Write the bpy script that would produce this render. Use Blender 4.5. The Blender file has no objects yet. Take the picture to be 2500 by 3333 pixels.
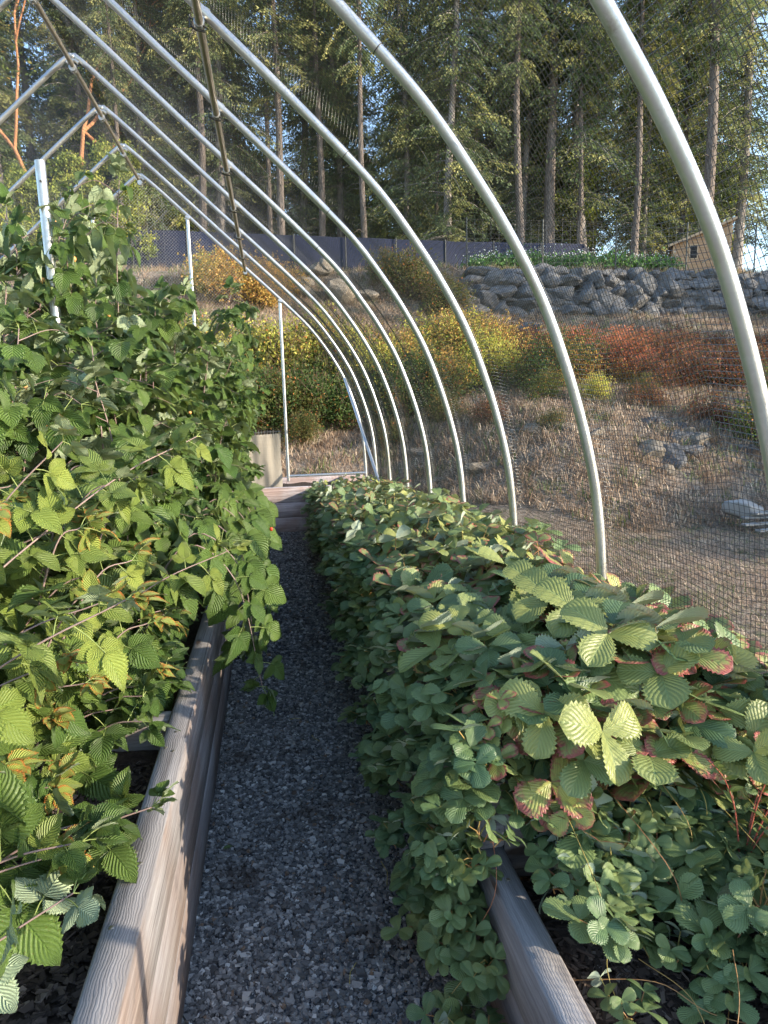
import bpy, math, random
import numpy as np
from mathutils import Vector, Matrix
PI = math.pi
rs = np.random.RandomState(7)
random.seed(7)
scene = bpy.context.scene
COL = scene.collection

# ------------------------------------------------------------------ mesh builder
class MB:
    def __init__(s):
        s.V = []; s.F = {3: [], 4: []}; s.FM = {3: [], 4: []}; s.UV = []; s.C = []; s.n = 0
    def add(s, V, F, uv=None, col=(0, 0, 0), mat=0):
        V = np.asarray(V, float).reshape(-1, 3); F = np.asarray(F, int)
        if len(F) == 0: return
        m = len(V); k = F.shape[1]
        s.V.append(V); s.F[k].append(F + s.n); s.FM[k].append(np.full(len(F), mat))
        s.UV.append(np.zeros((m, 2)) if uv is None else np.asarray(uv, float))
        c = np.asarray(col, float)
        if c.ndim == 1: c = np.tile(c, (m, 1))
        s.C.append(c); s.n += m
    def obj(s, name, mats, parent=None, smooth=True, link=True):
        me = bpy.data.meshes.new(name)
        V = np.concatenate(s.V); UV = np.concatenate(s.UV); C = np.concatenate(s.C)
        L = []; T = []; M = []
        for k in (3, 4):
            if s.F[k]:
                f = np.concatenate(s.F[k]); L.append(f.ravel()); T.append(np.full(len(f), k)); M.append(np.concatenate(s.FM[k]))
        L = np.concatenate(L); T = np.concatenate(T); M = np.concatenate(M)
        me.vertices.add(len(V)); me.vertices.foreach_set('co', V.astype(np.float32).ravel())
        me.loops.add(len(L)); me.loops.foreach_set('vertex_index', L.astype(np.int32))
        me.polygons.add(len(T))
        me.polygons.foreach_set('loop_start', np.concatenate([[0], np.cumsum(T)[:-1]]).astype(np.int32))
        me.polygons.foreach_set('loop_total', T.astype(np.int32))
        me.polygons.foreach_set('material_index', M.astype(np.int32))
        me.polygons.foreach_set('use_smooth', np.full(len(T), smooth))
        u = me.uv_layers.new(name='UVMap'); u.data.foreach_set('uv', UV[L].astype(np.float32).ravel())
        a = me.attributes.new('Col', 'FLOAT_COLOR', 'POINT')
        a.data.foreach_set('color', np.hstack([C, np.ones((len(C), 1))]).astype(np.float32).ravel())
        me.update(calc_edges=True)
        if not isinstance(mats, (list, tuple)): mats = [mats]
        for m in mats: me.materials.append(m)
        o = bpy.data.objects.new(name, me)
        if link: COL.objects.link(o)
        if parent: o.parent = parent
        return o

def tag(o, label=None, cat=None, group=None, kind=None):
    if label: o['label'] = label
    if cat: o['category'] = cat
    if group: o['group'] = group
    if kind: o['kind'] = kind
    return o
def empty(name, loc=(0, 0, 0), rz=0, sc=1):
    o = bpy.data.objects.new(name, None); COL.objects.link(o); o.location = loc; o.rotation_euler = (0, 0, rz)
    o.scale = (sc, sc, sc) if np.isscalar(sc) else sc
    o.empty_display_size = .1
    return o
def copy_tree(o, parent=None):
    c = o.copy(); COL.objects.link(c); c.parent = parent
    for ch in [x for x in COL.objects if x.parent == o]: copy_tree(ch, c)
    return c
KIDS = {}
def dup(root, kids, loc, rz=0, sc=1, rx=0, ry=0, color=None):
    r = root.copy(); COL.objects.link(r); r.location = loc; r.rotation_euler = (rx, ry, rz)
    r.scale = (sc, sc, sc) if np.isscalar(sc) else sc
    for k in kids:
        c = k.copy(); COL.objects.link(c); c.parent = r
        if color: c.color = color
    return r

def nrm(v): return v / (np.linalg.norm(v, axis=-1, keepdims=True) + 1e-12)
def tube(mb, P, R, n=6, col=(0, 0, 0), mat=0, cap=True):
    P = np.asarray(P, float); m = len(P); R = np.broadcast_to(R, (m,)).astype(float)
    T = np.gradient(P, axis=0); T = nrm(T)
    ref = np.array([0, 0, 1.]) if abs(T[:, 2]).mean() < .8 else np.array([1., 0, 0])
    A = nrm(np.cross(T, ref)); B = np.cross(T, A)
    th = np.arange(n) * 2 * PI / n
    V = P[:, None] + R[:, None, None] * (A[:, None] * np.cos(th)[None, :, None] + B[:, None] * np.sin(th)[None, :, None])
    d = np.concatenate([[0], np.cumsum(np.linalg.norm(np.diff(P, axis=0), axis=1))])
    uv = np.stack([np.tile(np.arange(n) / n, (m, 1)), np.tile(d[:, None], (1, n))], -1).reshape(-1, 2)
    i = np.arange(m - 1)[:, None] * n; j = np.arange(n)[None]
    F = np.stack([i + j, i + (j + 1) % n, i + n + (j + 1) % n, i + n + j], -1).reshape(-1, 4)
    mb.add(V.reshape(-1, 3), F, uv, col, mat)
    if cap and n > 3:
        for k, q in ((0, P[0]), (m - 1, P[-1])):
            ring = V[k]; c = len(ring)
            VV = np.vstack([ring, q]); a = np.arange(n)
            FF = np.stack([a, (a + 1) % n, np.full(n, n)], -1)
            mb.add(VV, FF if k else FF[:, ::-1], None, col, mat)
def box(mb, lo, hi, bev=0.0, col=(0, 0, 0), mat=0, M=None, wob=0):
    lo = np.array(lo, float); hi = np.array(hi, float); b = bev
    if b <= 0:
        V = np.array([[x, y, z] for x in (lo[0], hi[0]) for y in (lo[1], hi[1]) for z in (lo[2], hi[2])])
        F = np.array([[0, 1, 3, 2], [4, 6, 7, 5], [0, 4, 5, 1], [2, 3, 7, 6], [0, 2, 6, 4], [1, 5, 7, 3]])
        if M is not None: V = V @ np.array(M)[:3, :3].T + np.array(M)[:3, 3]
        mb.add(V, F, None, col, mat); return
    bm = bm_box(lo, hi, b)
    V = np.array([v.co[:] for v in bm.verts])
    f4 = [[v.index for v in f.verts] for f in bm.faces if len(f.verts) == 4]
    f3 = [[v.index for v in f.verts] for f in bm.faces if len(f.verts) == 3]
    bm.free()
    if M is not None: V = V @ np.array(M)[:3, :3].T + np.array(M)[:3, 3]
    n0 = mb.n
    mb.add(V, f4, None, col, mat)
    if f3:
        mb.F[3].append(np.array(f3) + n0); mb.FM[3].append(np.full(len(f3), mat))
import bmesh
def bm_box(lo, hi, b):
    bm = bmesh.new(); bmesh.ops.create_cube(bm, size=1)
    for v in bm.verts: v.co = Vector([(lo[i] + hi[i]) / 2 + v.co[i] * (hi[i] - lo[i]) for i in range(3)])
    bmesh.ops.bevel(bm, geom=bm.edges[:], offset=b, segments=1, affect='EDGES', profile=.5)
    bm.verts.index_update(); return bm
def longbox(mb, lo, hi, axis, bev=.006, seg=.12, amp=.0022, col=(0, 0, 0), seed=0):
    """a long timber: octagonal-ish section with eased edges, wobbling slightly along its length"""
    r = np.random.RandomState(seed)
    lo = np.array(lo, float); hi = np.array(hi, float)
    o = [a for a in (0, 1, 2) if a != axis]
    a0, a1 = lo[o[0]], hi[o[0]]; b0, b1 = lo[o[1]], hi[o[1]]
    S = np.array([(a0 + bev, b0), (a1 - bev, b0), (a1, b0 + bev), (a1, b1 - bev), (a1 - bev, b1), (a0 + bev, b1), (a0, b1 - bev), (a0, b0 + bev)])
    n = max(2, int((hi[axis] - lo[axis]) / seg) + 1); t = np.linspace(lo[axis], hi[axis], n)
    V = np.zeros((n, 8, 3))
    wob = np.cumsum(r.randn(n, 8) * .5, axis=0); wob -= np.linspace(0, 1, n)[:, None] * wob[-1]
    wob = wob / (abs(wob).max() + 1e-9) * amp
    V[:, :, axis] = t[:, None]
    V[:, :, o[0]] = S[None, :, 0] + wob; V[:, :, o[1]] = S[None, :, 1] + np.roll(wob, 3, 1) * .5 * 0
    i = np.arange(n - 1)[:, None] * 8; j = np.arange(8)[None]
    F = np.stack([i + j, i + (j + 1) % 8, i + 8 + (j + 1) % 8, i + 8 + j], -1).reshape(-1, 4)
    if axis == 1: F = F[:, ::-1]
    mb.add(V.reshape(-1, 3), F, None, col)
    for k in (0, n - 1):
        c = V[k].mean(0); VV = np.vstack([V[k], c]); a = np.arange(8)
        FF = np.stack([a, (a + 1) % 8, np.full(8, 8)], -1)
        mb.add(VV, FF, None, col)

# ------------------------------------------------------------------ node helper
class N:
    def __init__(s, name):
        s.m = bpy.data.materials.new(name); s.m.use_nodes = True; s.t = s.m.node_tree; s.t.nodes.clear()
    def n(s, typ, **kw):
        x = s.t.nodes.new(typ)
        for k, v in kw.items():
            if k.startswith('_'): setattr(x, k[1:], v)
        return x
    def set(s, inp, v):
        if isinstance(v, bpy.types.NodeSocket): s.t.links.new(v, inp)
        elif v is not None:
            if inp.type == 'RGBA' and not np.isscalar(v) and len(v) == 3: v = (*v, 1)
            inp.default_value = v
    def math(s, op, a, b=None, c=None, clamp=False):
        x = s.n('ShaderNodeMath', _operation=op, _use_clamp=clamp); s.set(x.inputs[0], a)
        if b is not None: s.set(x.inputs[1], b)
        if c is not None: s.set(x.inputs[2], c)
        return x.outputs[0]
    def mix(s, f, a, b, mode='MIX'):
        x = s.n('ShaderNodeMix', _data_type='RGBA', _blend_type=mode)
        s.set(x.inputs[0], f); s.set(x.inputs[6], a); s.set(x.inputs[7], b); return x.outputs[2]
    def noise(s, vec, scale, detail=4, rough=.55, dist=0, out=0):
        x = s.n('ShaderNodeTexNoise'); s.set(x.inputs['Vector'], vec); x.inputs['Scale'].default_value = scale
        x.inputs['Detail'].default_value = detail; x.inputs['Roughness'].default_value = rough; x.inputs['Distortion'].default_value = dist
        return x.outputs[out]
    def vor(s, vec, scale, feat='F1', out='Distance', rand=1):
        x = s.n('ShaderNodeTexVoronoi', _feature=feat); s.set(x.inputs['Vector'], vec); x.inputs['Scale'].default_value = scale
        x.inputs['Randomness'].default_value = rand
        return x.outputs[out]
    def ramp(s, f, stops):
        x = s.n('ShaderNodeValToRGB'); s.set(x.inputs[0], f); e = x.color_ramp.elements
        while len(e) < len(stops): e.new(.5)
        for i, (p, c) in enumerate(stops):
            e[i].position = p; e[i].color = (*c, 1) if not np.isscalar(c) else (c, c, c, 1)
        return x.outputs[0]
    def mapr(s, v, a, b, c=0, d=1):
        x = s.n('ShaderNodeMapRange'); x.interpolation_type = 'SMOOTHSTEP'; s.set(x.inputs[0], v)
        for i, q in enumerate((a, b, c, d)): x.inputs[1 + i].default_value = q
        return x.outputs[0]
    def pos(s, sc=(1, 1, 1), obj=False, rot=(0, 0, 0)):
        g = s.n('ShaderNodeTexCoord').outputs['Object'] if obj else s.n('ShaderNodeNewGeometry').outputs['Position']
        m = s.n('ShaderNodeMapping'); s.set(m.inputs[0], g); m.inputs['Scale'].default_value = sc; m.inputs['Rotation'].default_value = rot
        return m.outputs[0]
    def bump(s, h, strength=.5, dist=.01, normal=None):
        x = s.n('ShaderNodeBump'); s.set(x.inputs['Height'], h); x.inputs['Strength'].default_value = strength; x.inputs['Distance'].default_value = dist
        if normal is not None: s.set(x.inputs['Normal'], normal)
        return x.outputs[0]
    def attr(s, name='Col'):
        a = s.n('ShaderNodeAttribute'); a.attribute_name = name
        x = s.n('ShaderNodeSeparateColor'); s.set(x.inputs[0], a.outputs['Color']); return x.outputs[0], x.outputs[1], x.outputs[2]
    def done(s, color, rough=.6, normal=None, metal=0, spec=.5, trans=None, transcol=None, coat=0):
        b = s.n('ShaderNodeBsdfPrincipled')
        s.set(b.inputs['Base Color'], color); s.set(b.inputs['Roughness'], rough); s.set(b.inputs['Metallic'], metal)
        s.set(b.inputs['Specular IOR Level'], spec)
        if normal is not None: s.set(b.inputs['Normal'], normal)
        out = b.outputs[0]
        if trans:
            t = s.n('ShaderNodeBsdfTranslucent'); s.set(t.inputs[0], transcol if transcol is not None else color)
            if normal is not None: s.set(t.inputs['Normal'], normal)
            mx = s.n('ShaderNodeMixShader'); mx.inputs[0].default_value = trans
            s.t.links.new(out, mx.inputs[1]); s.t.links.new(t.outputs[0], mx.inputs[2]); out = mx.outputs[0]
        o = s.n('ShaderNodeOutputMaterial'); s.t.links.new(out, o.inputs[0])
        return s.m

def simple(name, col, rough=.6, metal=0, spec=.5, var=.25, scale=6, bump=0):
    m = N(name); p = m.pos(obj=True); f = m.noise(p, scale, 5)
    c = m.mix(f, tuple(x * (1 - var) for x in col), tuple(min(1, x * (1 + var)) for x in col))
    nn = m.bump(m.noise(p, scale * 6, 4), bump, .01) if bump else None
    return m.done(c, rough, nn, metal, spec)

def leaf_mat(name, dark, light, young, edge, under, nv=9, slant=.33, bump=.6, trans=.28, veincol=(.2, .32, .1), rough=.45, fine=True, vmix=.30):
    m = N(name)
    uv = m.n('ShaderNodeUVMap').outputs[0]; sp = m.n('ShaderNodeSeparateXYZ'); m.set(sp.inputs[0], uv)
    u, v = sp.outputs[0], sp.outputs[1]
    s = m.math('MULTIPLY', m.math('ABSOLUTE', m.math('SUBTRACT', u, .5)), 2)
    ph = m.math('MULTIPLY', m.math('SUBTRACT', v, m.math('MULTIPLY', s, slant)), nv)
    fr = m.math('FRACT', m.math('ADD', ph, 10))
    tri = m.math('ABSOLUTE', m.math('SUBTRACT', fr, .5))       # .5 at the vein, 0 between
    vein = m.mapr(tri, .40, .5); mid = m.mapr(s, .07, .0)
    veins = m.math('MAXIMUM', m.math('MULTIPLY', vein, .75), mid)
    r, g, b = m.attr()
    base = m.mix(r, dark, light)
    nz = m.noise(m.pos(obj=True), 35, 3)
    base = m.mix(m.math('MULTIPLY', nz, .4), base, tuple(x * .55 for x in dark))
    base = m.mix(b, base, young)
    base = m.mix(m.math('MULTIPLY', m.mapr(tri, .05, .3, .35, 0), vmix * 1.6), base, tuple(x * .5 for x in dark))
    base = m.mix(m.math('MULTIPLY', veins, vmix), base, veincol)
    spk = m.vor(m.pos(obj=True), 90)
    base = m.mix(m.math('MULTIPLY', m.mapr(spk, .16, .08), m.math('MULTIPLY', m.mapr(m.noise(m.pos(obj=True), 9, 2), .5, .62), .6)), base, (.16, .10, .04))
    nz2 = m.noise(m.pos(obj=True), 60, 2)
    e1 = m.math('POWER', s, 3); e2 = m.math('POWER', v, 5)
    ed = m.math('MAXIMUM', e1, e2)
    ed = m.math('MULTIPLY', m.math('ADD', ed, m.math('MULTIPLY', m.math('SUBTRACT', nz2, .5), 1.6)), g, clamp=True)
    ed2 = m.mapr(m.math('ADD', ed, m.math('MULTIPLY', m.math('SUBTRACT', g, .6), .6)), .30, 1.0)
    base = m.mix(ed2, base, edge)
    back = m.n('ShaderNodeNewGeometry').outputs['Backfacing']
    under_c = m.mix(m.math('MULTIPLY', veins, .5), under, tuple(x * 1.25 for x in under))
    colr = m.mix(back, base, under_c)
    hgt = m.math('SUBTRACT', m.math('MULTIPLY', m.math('POWER', m.math('SUBTRACT', 1, m.math('MULTIPLY', tri, 2)), .6), 1), m.math('MULTIPLY', mid, .6))
    if fine:
        hgt = m.math('ADD', hgt, m.math('MULTIPLY', m.noise(uv, 26, 3), .55))
    nn = m.bump(hgt, bump, .006)
    rg = m.mix(back, (rough,) * 3, (.75,) * 3)
    tc = m.mix(.5, base, young)
    return m.done(colr, rg, nn, 0, .45, trans, tc)

def objcol(m):
    return m.n('ShaderNodeObjectInfo').outputs['Color']

# ------------------------------------------------------------------ materials
M_rasp = leaf_mat('raspberry_leaf', (.028, .080, .018), (.125, .220, .045), (.34, .40, .085), (.60, .20, .045), (.36, .45, .28), nv=9, slant=.42, bump=.8, trans=.22, veincol=(.16, .28, .05))
M_straw = leaf_mat('strawberry_leaf', (.046, .110, .052), (.185, .265, .105), (.36, .37, .10), (.30, .085, .075), (.38, .46, .36), nv=8, slant=.55, bump=.34, trans=.18, vmix=.34, veincol=(.20, .31, .13), rough=.42)
M_blue = leaf_mat('blueberry_leaf', (.035, .09, .03), (.10, .15, .03), (.22, .25, .06), (.28, .04, .03), (.2, .25, .15), nv=6, bump=.2)
def stem_mat(name, a, b, sc=20):
    m = N(name); r, g, bb = m.attr(); f = m.noise(m.pos(obj=True), sc, 3)
    return m.done(m.mix(r, m.mix(f, a, tuple(x * 1.4 for x in a)), b), .55)
M_cane = stem_mat('cane_bark', (.20, .14, .13), (.22, .30, .07))
M_runner = stem_mat('strawberry_runner', (.32, .26, .07), (.36, .09, .06))
M_berry = None
def berry_mat():
    m = N('golden_berry'); v = m.vor(m.pos(obj=True), 230)
    r, g, b = m.attr()
    c = m.mix(r, (.72, .30, .10), (.80, .42, .14))
    c = m.mix(g, c, (.30, .38, .10))
    return m.done(c, .4, m.bump(v, .8, .003), 0, .5)
M_berry = berry_mat()

def wood_mat(name, axis, tint=(1, 1, 1)):
    m = N(name)
    sc = {0: (1.3, 26, 26), 1: (26, 1.3, 26)}[axis]
    p = m.pos(sc, obj=True)
    nrmz = m.n('ShaderNodeSeparateXYZ'); m.set(nrmz.inputs[0], m.n('ShaderNodeNewGeometry').outputs['Normal'])
    up = m.mapr(nrmz.outputs[2], .5, .8)
    f1 = m.noise(p, 1.0, 7, .65, .35)
    wv = m.n('ShaderNodeTexWave', _wave_type='BANDS', _bands_direction='X' if axis == 1 else 'Y')
    m.set(wv.inputs['Vector'], m.pos({0: (.5, 1, 1), 1: (1, .5, 1)}[axis], obj=True))
    wv.inputs['Scale'].default_value = 46; wv.inputs['Distortion'].default_value = 15; wv.inputs['Detail'].default_value = 4
    wv.inputs['Detail Scale'].default_value = .32; wv.inputs['Detail Roughness'].default_value = .6
    wz = m.n('ShaderNodeTexWave', _wave_type='BANDS', _bands_direction='Z')
    m.set(wz.inputs['Vector'], m.pos({0: (.5, 1, 1), 1: (1, .5, 1)}[axis], obj=True))
    wz.inputs['Scale'].default_value = 14; wz.inputs['Distortion'].default_value = 18; wz.inputs['Detail'].default_value = 4
    wz.inputs['Detail Scale'].default_value = .5
    w = m.mix(up, wz.outputs['Fac'], wv.outputs['Fac'])
    grey = m.ramp(f1, [(.25, (.115, .108, .112)), (.5, (.225, .218, .225)), (.75, (.36, .355, .365))])
    brown = m.ramp(f1, [(.25, (.085, .064, .056)), (.5, (.185, .145, .128)), (.75, (.30, .25, .225))])
    side = m.mix(m.mapr(m.noise(m.pos(obj=True), 2.2, 3), .35, .65), brown, grey)
    base = m.mix(up, side, grey)
    wc = m.mapr(w, .1, .6)
    base = m.mix(m.math('MULTIPLY', m.math('SUBTRACT', 1, wc), .14), base, (.085, .07, .065))
    # knots and dark stains
    kn = m.vor(m.pos({0: (.9, 3, 3), 1: (3, .9, 3)}[axis], obj=True), 1.6)
    base = m.mix(m.mapr(kn, .11, .05), base, (.07, .045, .035))
    cr = m.noise(m.pos({0: (.7, 60, 60), 1: (60, .7, 60)}[axis], obj=True), 1, 3, .5)
    base = m.mix(m.math('MULTIPLY', m.mapr(cr, .66, .72), .7), base, (.04, .03, .028))
    base = m.mix(m.math('MULTIPLY', m.mapr(m.noise(m.pos(obj=True), 5, 3, .6), .62, .72), .55), base, (.11, .10, .10))
    r, g, b = m.attr()
    base = m.mix(m.math('MULTIPLY', r, .35), base, (.16, .12, .11))
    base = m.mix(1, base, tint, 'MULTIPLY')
    h = m.math('ADD', m.math('MULTIPLY', wc, .2), m.math('MULTIPLY', f1, .8))
    return m.done(base, .85, m.bump(h, .65, .004), 0, .25)
M_woodY = wood_mat('weathered_wood_long', 1)
M_woodX = wood_mat('weathered_wood_cross', 0)
M_woodP = wood_mat('planter_wood_brightened', 0, (2.1, 2.0, 2.05))  # same timber with its colour brightened to lift the shaded planter

def metal_mat(name, c=(.50, .52, .53), rough=.36, metal=.85):
    m = N(name); p = m.pos(obj=True); f = m.vor(p, 60, out='Color'); sp = m.n('ShaderNodeSeparateColor'); m.set(sp.inputs[0], f)
    n2 = m.noise(p, 3, 5, .7)
    col = m.mix(m.math('MULTIPLY', sp.outputs[0], .22), c, tuple(x * .68 for x in c))
    col = m.mix(m.mapr(n2, .5, .75), col, tuple(x * .72 for x in c))
    col = m.mix(m.math('MULTIPLY', m.mapr(m.noise(m.pos((1, 1, 1), obj=True), 8, 6, .75), .58, .72), .65), col, (.27, .26, .22))
    rg = m.mapr(n2, .3, .7, rough - .08, rough + .12)
    return m.done(col, rg, m.bump(n2, .1, .002), metal, .5)
M_galv = metal_mat('galvanised_steel')
M_galvd = metal_mat('aged_steel', (.34, .31, .26), .38, .75)
M_clamp = simple('clamp_steel', (.07, .07, .07), .5, .6)
M_net = simple('net_thread', (.055, .055, .058), .25, 0, .9, .2)
M_wire = simple('fence_wire', (.20, .21, .22), .5, .4)
M_post = simple('fence_post_dark', (.05, .055, .05), .6)

def gravel_mat():
    m = N('gravel_stones'); r, g, b = m.attr()
    c = m.ramp(r, [(0, (.055, .055, .057)), (.35, (.140, .140, .142)), (.65, (.27, .265, .262)), (.88, (.46, .45, .44)), (1, (.62, .62, .60))])
    c = m.mix(m.mapr(g, .975, .985), c, (.20, .14, .10))
    c = m.mix(m.math('MULTIPLY', m.noise(m.pos(), 160, 3), .6), c, m.mix(1, c, (.45, .45, .45), 'MULTIPLY'))
    c = m.mix(m.math('MULTIPLY', m.mapr(m.noise(m.pos(), 2.6, 4, .6), .56, .68), .65), c, (.045, .033, .026))
    return m.done(c, .75, m.bump(m.noise(m.pos(), 220, 3), .4, .003), 0, .35)
M_gravel = gravel_mat()
def gravelbase_mat():
    m = N('path_dust'); p = m.pos()
    v = m.vor(p, 85, out='Color'); sp = m.n('ShaderNodeSeparateColor'); m.set(sp.inputs[0], v)
    d = m.vor(p, 85)
    c = m.ramp(sp.outputs[0], [(0, (.02, .022, .028)), (.6, (.07, .075, .085)), (1, (.17, .175, .185))])
    c = m.mix(m.mapr(m.noise(p, 2.6, 4, .6), .52, .66), c, (.045, .032, .025))
    return m.done(c, .9, m.bump(m.math('SUBTRACT', 1, d), .9, .012), 0, .3)
M_path = gravelbase_mat()
def soil_mat():
    m = N('dark_soil'); p = m.pos()
    c = m.ramp(m.noise(p, 30, 8, .7), [(.3, (.028, .021, .017)), (.55, (.070, .053, .043)), (.75, (.12, .095, .078))])
    return m.done(c, .95, m.bump(m.noise(p, 45, 8, .75), 1, .03), 0, .2)
M_soil = soil_mat()
def chip_mat():
    m = N('bark_chips'); r, g, b = m.attr()
    c = m.ramp(r, [(0, (.03, .023, .020)), (.5, (.095, .070, .057)), (.85, (.21, .17, .14)), (1, (.36, .33, .30))])
    return m.done(c, .85, None, 0, .25)
M_chip = chip_mat()
def ground_mat():
    m = N('dry_hillside'); p = m.pos()
    n1 = m.noise(p, .35, 5, .6); n2 = m.noise(p, 2.5, 6, .7); n3 = m.noise(m.pos((1, 1, 3)), 14, 5, .7)
    dry = m.ramp(n3, [(.3, (.085, .065, .052)), (.5, (.215, .172, .135)), (.72, (.42, .35, .275))])
    c = m.mix(m.math('MULTIPLY', m.mapr(n2, .52, .7), .8), dry, (.085, .11, .035))
    c = m.mix(m.mapr(n1, .55, .68), c, m.mix(1, c, (.72, .70, .68), 'MULTIPLY'))
    sp = m.n('ShaderNodeSeparateXYZ'); m.set(sp.inputs[0], p)
    forest = m.mapr(sp.outputs[1], 36, 40)
    c = m.mix(forest, c, m.mix(n2, (.035, .028, .018), (.10, .085, .04)))
    return m.done(c, .95, m.bump(m.math('ADD', n3, n2), .9, .06), 0, .15)
M_ground = ground_mat()
def grass_mat():
    m = N('dry_grass_blades'); r, g, b = m.attr()
    c = m.ramp(r, [(0, (.12, .078, .055)), (.35, (.26, .18, .125)), (.7, (.47, .355, .255)), (1, (.68, .58, .45))])
    c = m.mix(g, c, (.10, .17, .035))
    return m.done(c, .7, None, 0, .3, .25)
M_grass = grass_mat()
def shrub_mat():
    m = N('shrub_leaf'); r, g, b = m.attr()
    oc = m.mix(m.math('MULTIPLY', m.mapr(m.noise(m.pos(), 1.6, 4, .6), .48, .62), .20), objcol(m), (.50, .20, .07))
    c = m.mix(r, m.mix(1, oc, (.55, .75, .55), 'MULTIPLY'), oc)
    c = m.mix(m.mapr(b, .93, .97), c, (.55, .20, .06))
    c = m.mix(g, c, (.045, .085, .02))
    return m.done(c, .6, None, 0, .3, .45)
M_shrub = shrub_mat()
M_twig = simple('shrub_twig', (.13, .085, .06), .8)
def needle_mat(name, a, b_, y):
    m = N(name); r, g, b = m.attr()
    c = m.mix(r, a, b_); c = m.mix(g, c, y)
    return m.done(c, .6, None, 0, .3, .30)
M_fir = needle_mat('fir_needles', (.050, .085, .040), (.18, .23, .10), (.44, .42, .15))
M_mad = needle_mat('madrona_leaves', (.06, .10, .02), (.15, .19, .04), (.34, .20, .05))
M_und = needle_mat('understory_leaves', (.08, .12, .025), (.22, .27, .05), (.46, .46, .09))
def bark_mat(name, a, b_, sc=(5, 5, 1.0)):
    m = N(name); p = m.pos(sc, obj=True); f = m.noise(p, 2.0, 6, .7)
    v = m.vor(p, 3)
    c = m.ramp(f, [(.3, a), (.65, b_)])
    return m.done(c, .9, m.bump(m.math('ADD', f, v), 1, .06), 0, .2)
M_bark = bark_mat('fir_bark', (.075, .062, .055), (.215, .185, .168))
M_barkg = bark_mat('grey_bark', (.12, .11, .105), (.34, .31, .295))
M_madb = bark_mat('madrona_bark', (.25, .115, .055), (.40, .20, .10), (2, 2, .6))
def rock_mat(name, a, b_, w):
    m = N(name); p = m.pos(obj=True); f = m.noise(p, 2.2, 7, .72, .4); f2 = m.noise(m.pos((1, 1, 3.5), obj=True), 5, 6, .75, .6)
    c = m.mix(m.mapr(f, .3, .7), a, b_)
    c = m.mix(m.mapr(f2, .56, .70), c, w)
    c = m.mix(m.math('MULTIPLY', m.mapr(m.noise(p, 4, 4), .58, .68), .6), c, (.20, .15, .09))
    return m.done(c, .85, m.bump(m.math('ADD', f, f2), .9, .10), 0, .3)
M_rock = rock_mat('blue_grey_rock', (.070, .072, .078), (.20, .203, .21), (.40, .39, .375))
M_rockt = rock_mat('tan_rock', (.20, .17, .13), (.38, .33, .27), (.50, .46, .40))

# ------------------------------------------------------------------ camera
CAM = Vector((0, 0, 1.9))
pit, yaw, rol = math.radians(9.04), math.radians(9.111), math.radians(-1.3127)
cy, sy, cp, sp_ = math.cos(yaw), math.sin(yaw), math.cos(pit), math.sin(pit)
Fv = Vector((sy * cp, cy * cp, -sp_)); r0 = Vector((cy, -sy, 0)); u0 = r0.cross(Fv)
rv = math.cos(rol) * r0 + math.sin(rol) * u0; uvv = -math.sin(rol) * r0 + math.cos(rol) * u0
cd = bpy.data.cameras.new('camera'); cam = bpy.data.objects.new('camera', cd); COL.objects.link(cam)
mw = Matrix((( rv.x, uvv.x, -Fv.x, CAM.x), (rv.y, uvv.y, -Fv.y, CAM.y), (rv.z, uvv.z, -Fv.z, CAM.z), (0, 0, 0, 1)))
cam.matrix_world = mw
cd.sensor_fit = 'VERTICAL'; cd.sensor_height = 36; cd.lens = 2240.6 / 3333 * 36; cd.clip_start = .05; cd.clip_end = 1000
scene.camera = cam

# ------------------------------------------------------------------ light
SUN_EL = math.radians(19); AZ = math.radians(26)          # sun low on the right, a little behind the camera
to_sun = Vector((math.cos(AZ) * math.cos(SUN_EL), -math.sin(AZ) * math.cos(SUN_EL), math.sin(SUN_EL)))
sl = bpy.data.lights.new('sun', 'SUN'); sl.energy = 2.9; sl.angle = math.radians(.55); sl.color = (1, .86, .66)
so = bpy.data.objects.new('sun', sl); COL.objects.link(so)
so.rotation_euler = to_sun.to_track_quat('Z', 'Y').to_euler()
w = bpy.data.worlds.new('World'); scene.world = w; w.use_nodes = True; wt = w.node_tree
sky = wt.nodes.new('ShaderNodeTexSky'); sky.sky_type = 'NISHITA'; sky.sun_disc = False
sky.sun_elevation = SUN_EL; sky.sun_rotation = math.atan2(to_sun.x, to_sun.y); sky.altitude = 50; sky.air_density = 1; sky.dust_density = .6; sky.ozone_density = 1.3
bg = wt.nodes['Background']; wt.links.new(sky.outputs[0], bg.inputs[0]); bg.inputs[1].default_value = .15
scene.view_settings.view_transform = 'Standard'; scene.view_settings.look = 'None'; scene.view_settings.gamma = 1
scene.view_settings.exposure = 1.95
scene.cycles.max_bounces = 7; scene.cycles.diffuse_bounces = 3; scene.cycles.glossy_bounces = 2; scene.cycles.transmission_bounces = 2

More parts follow.
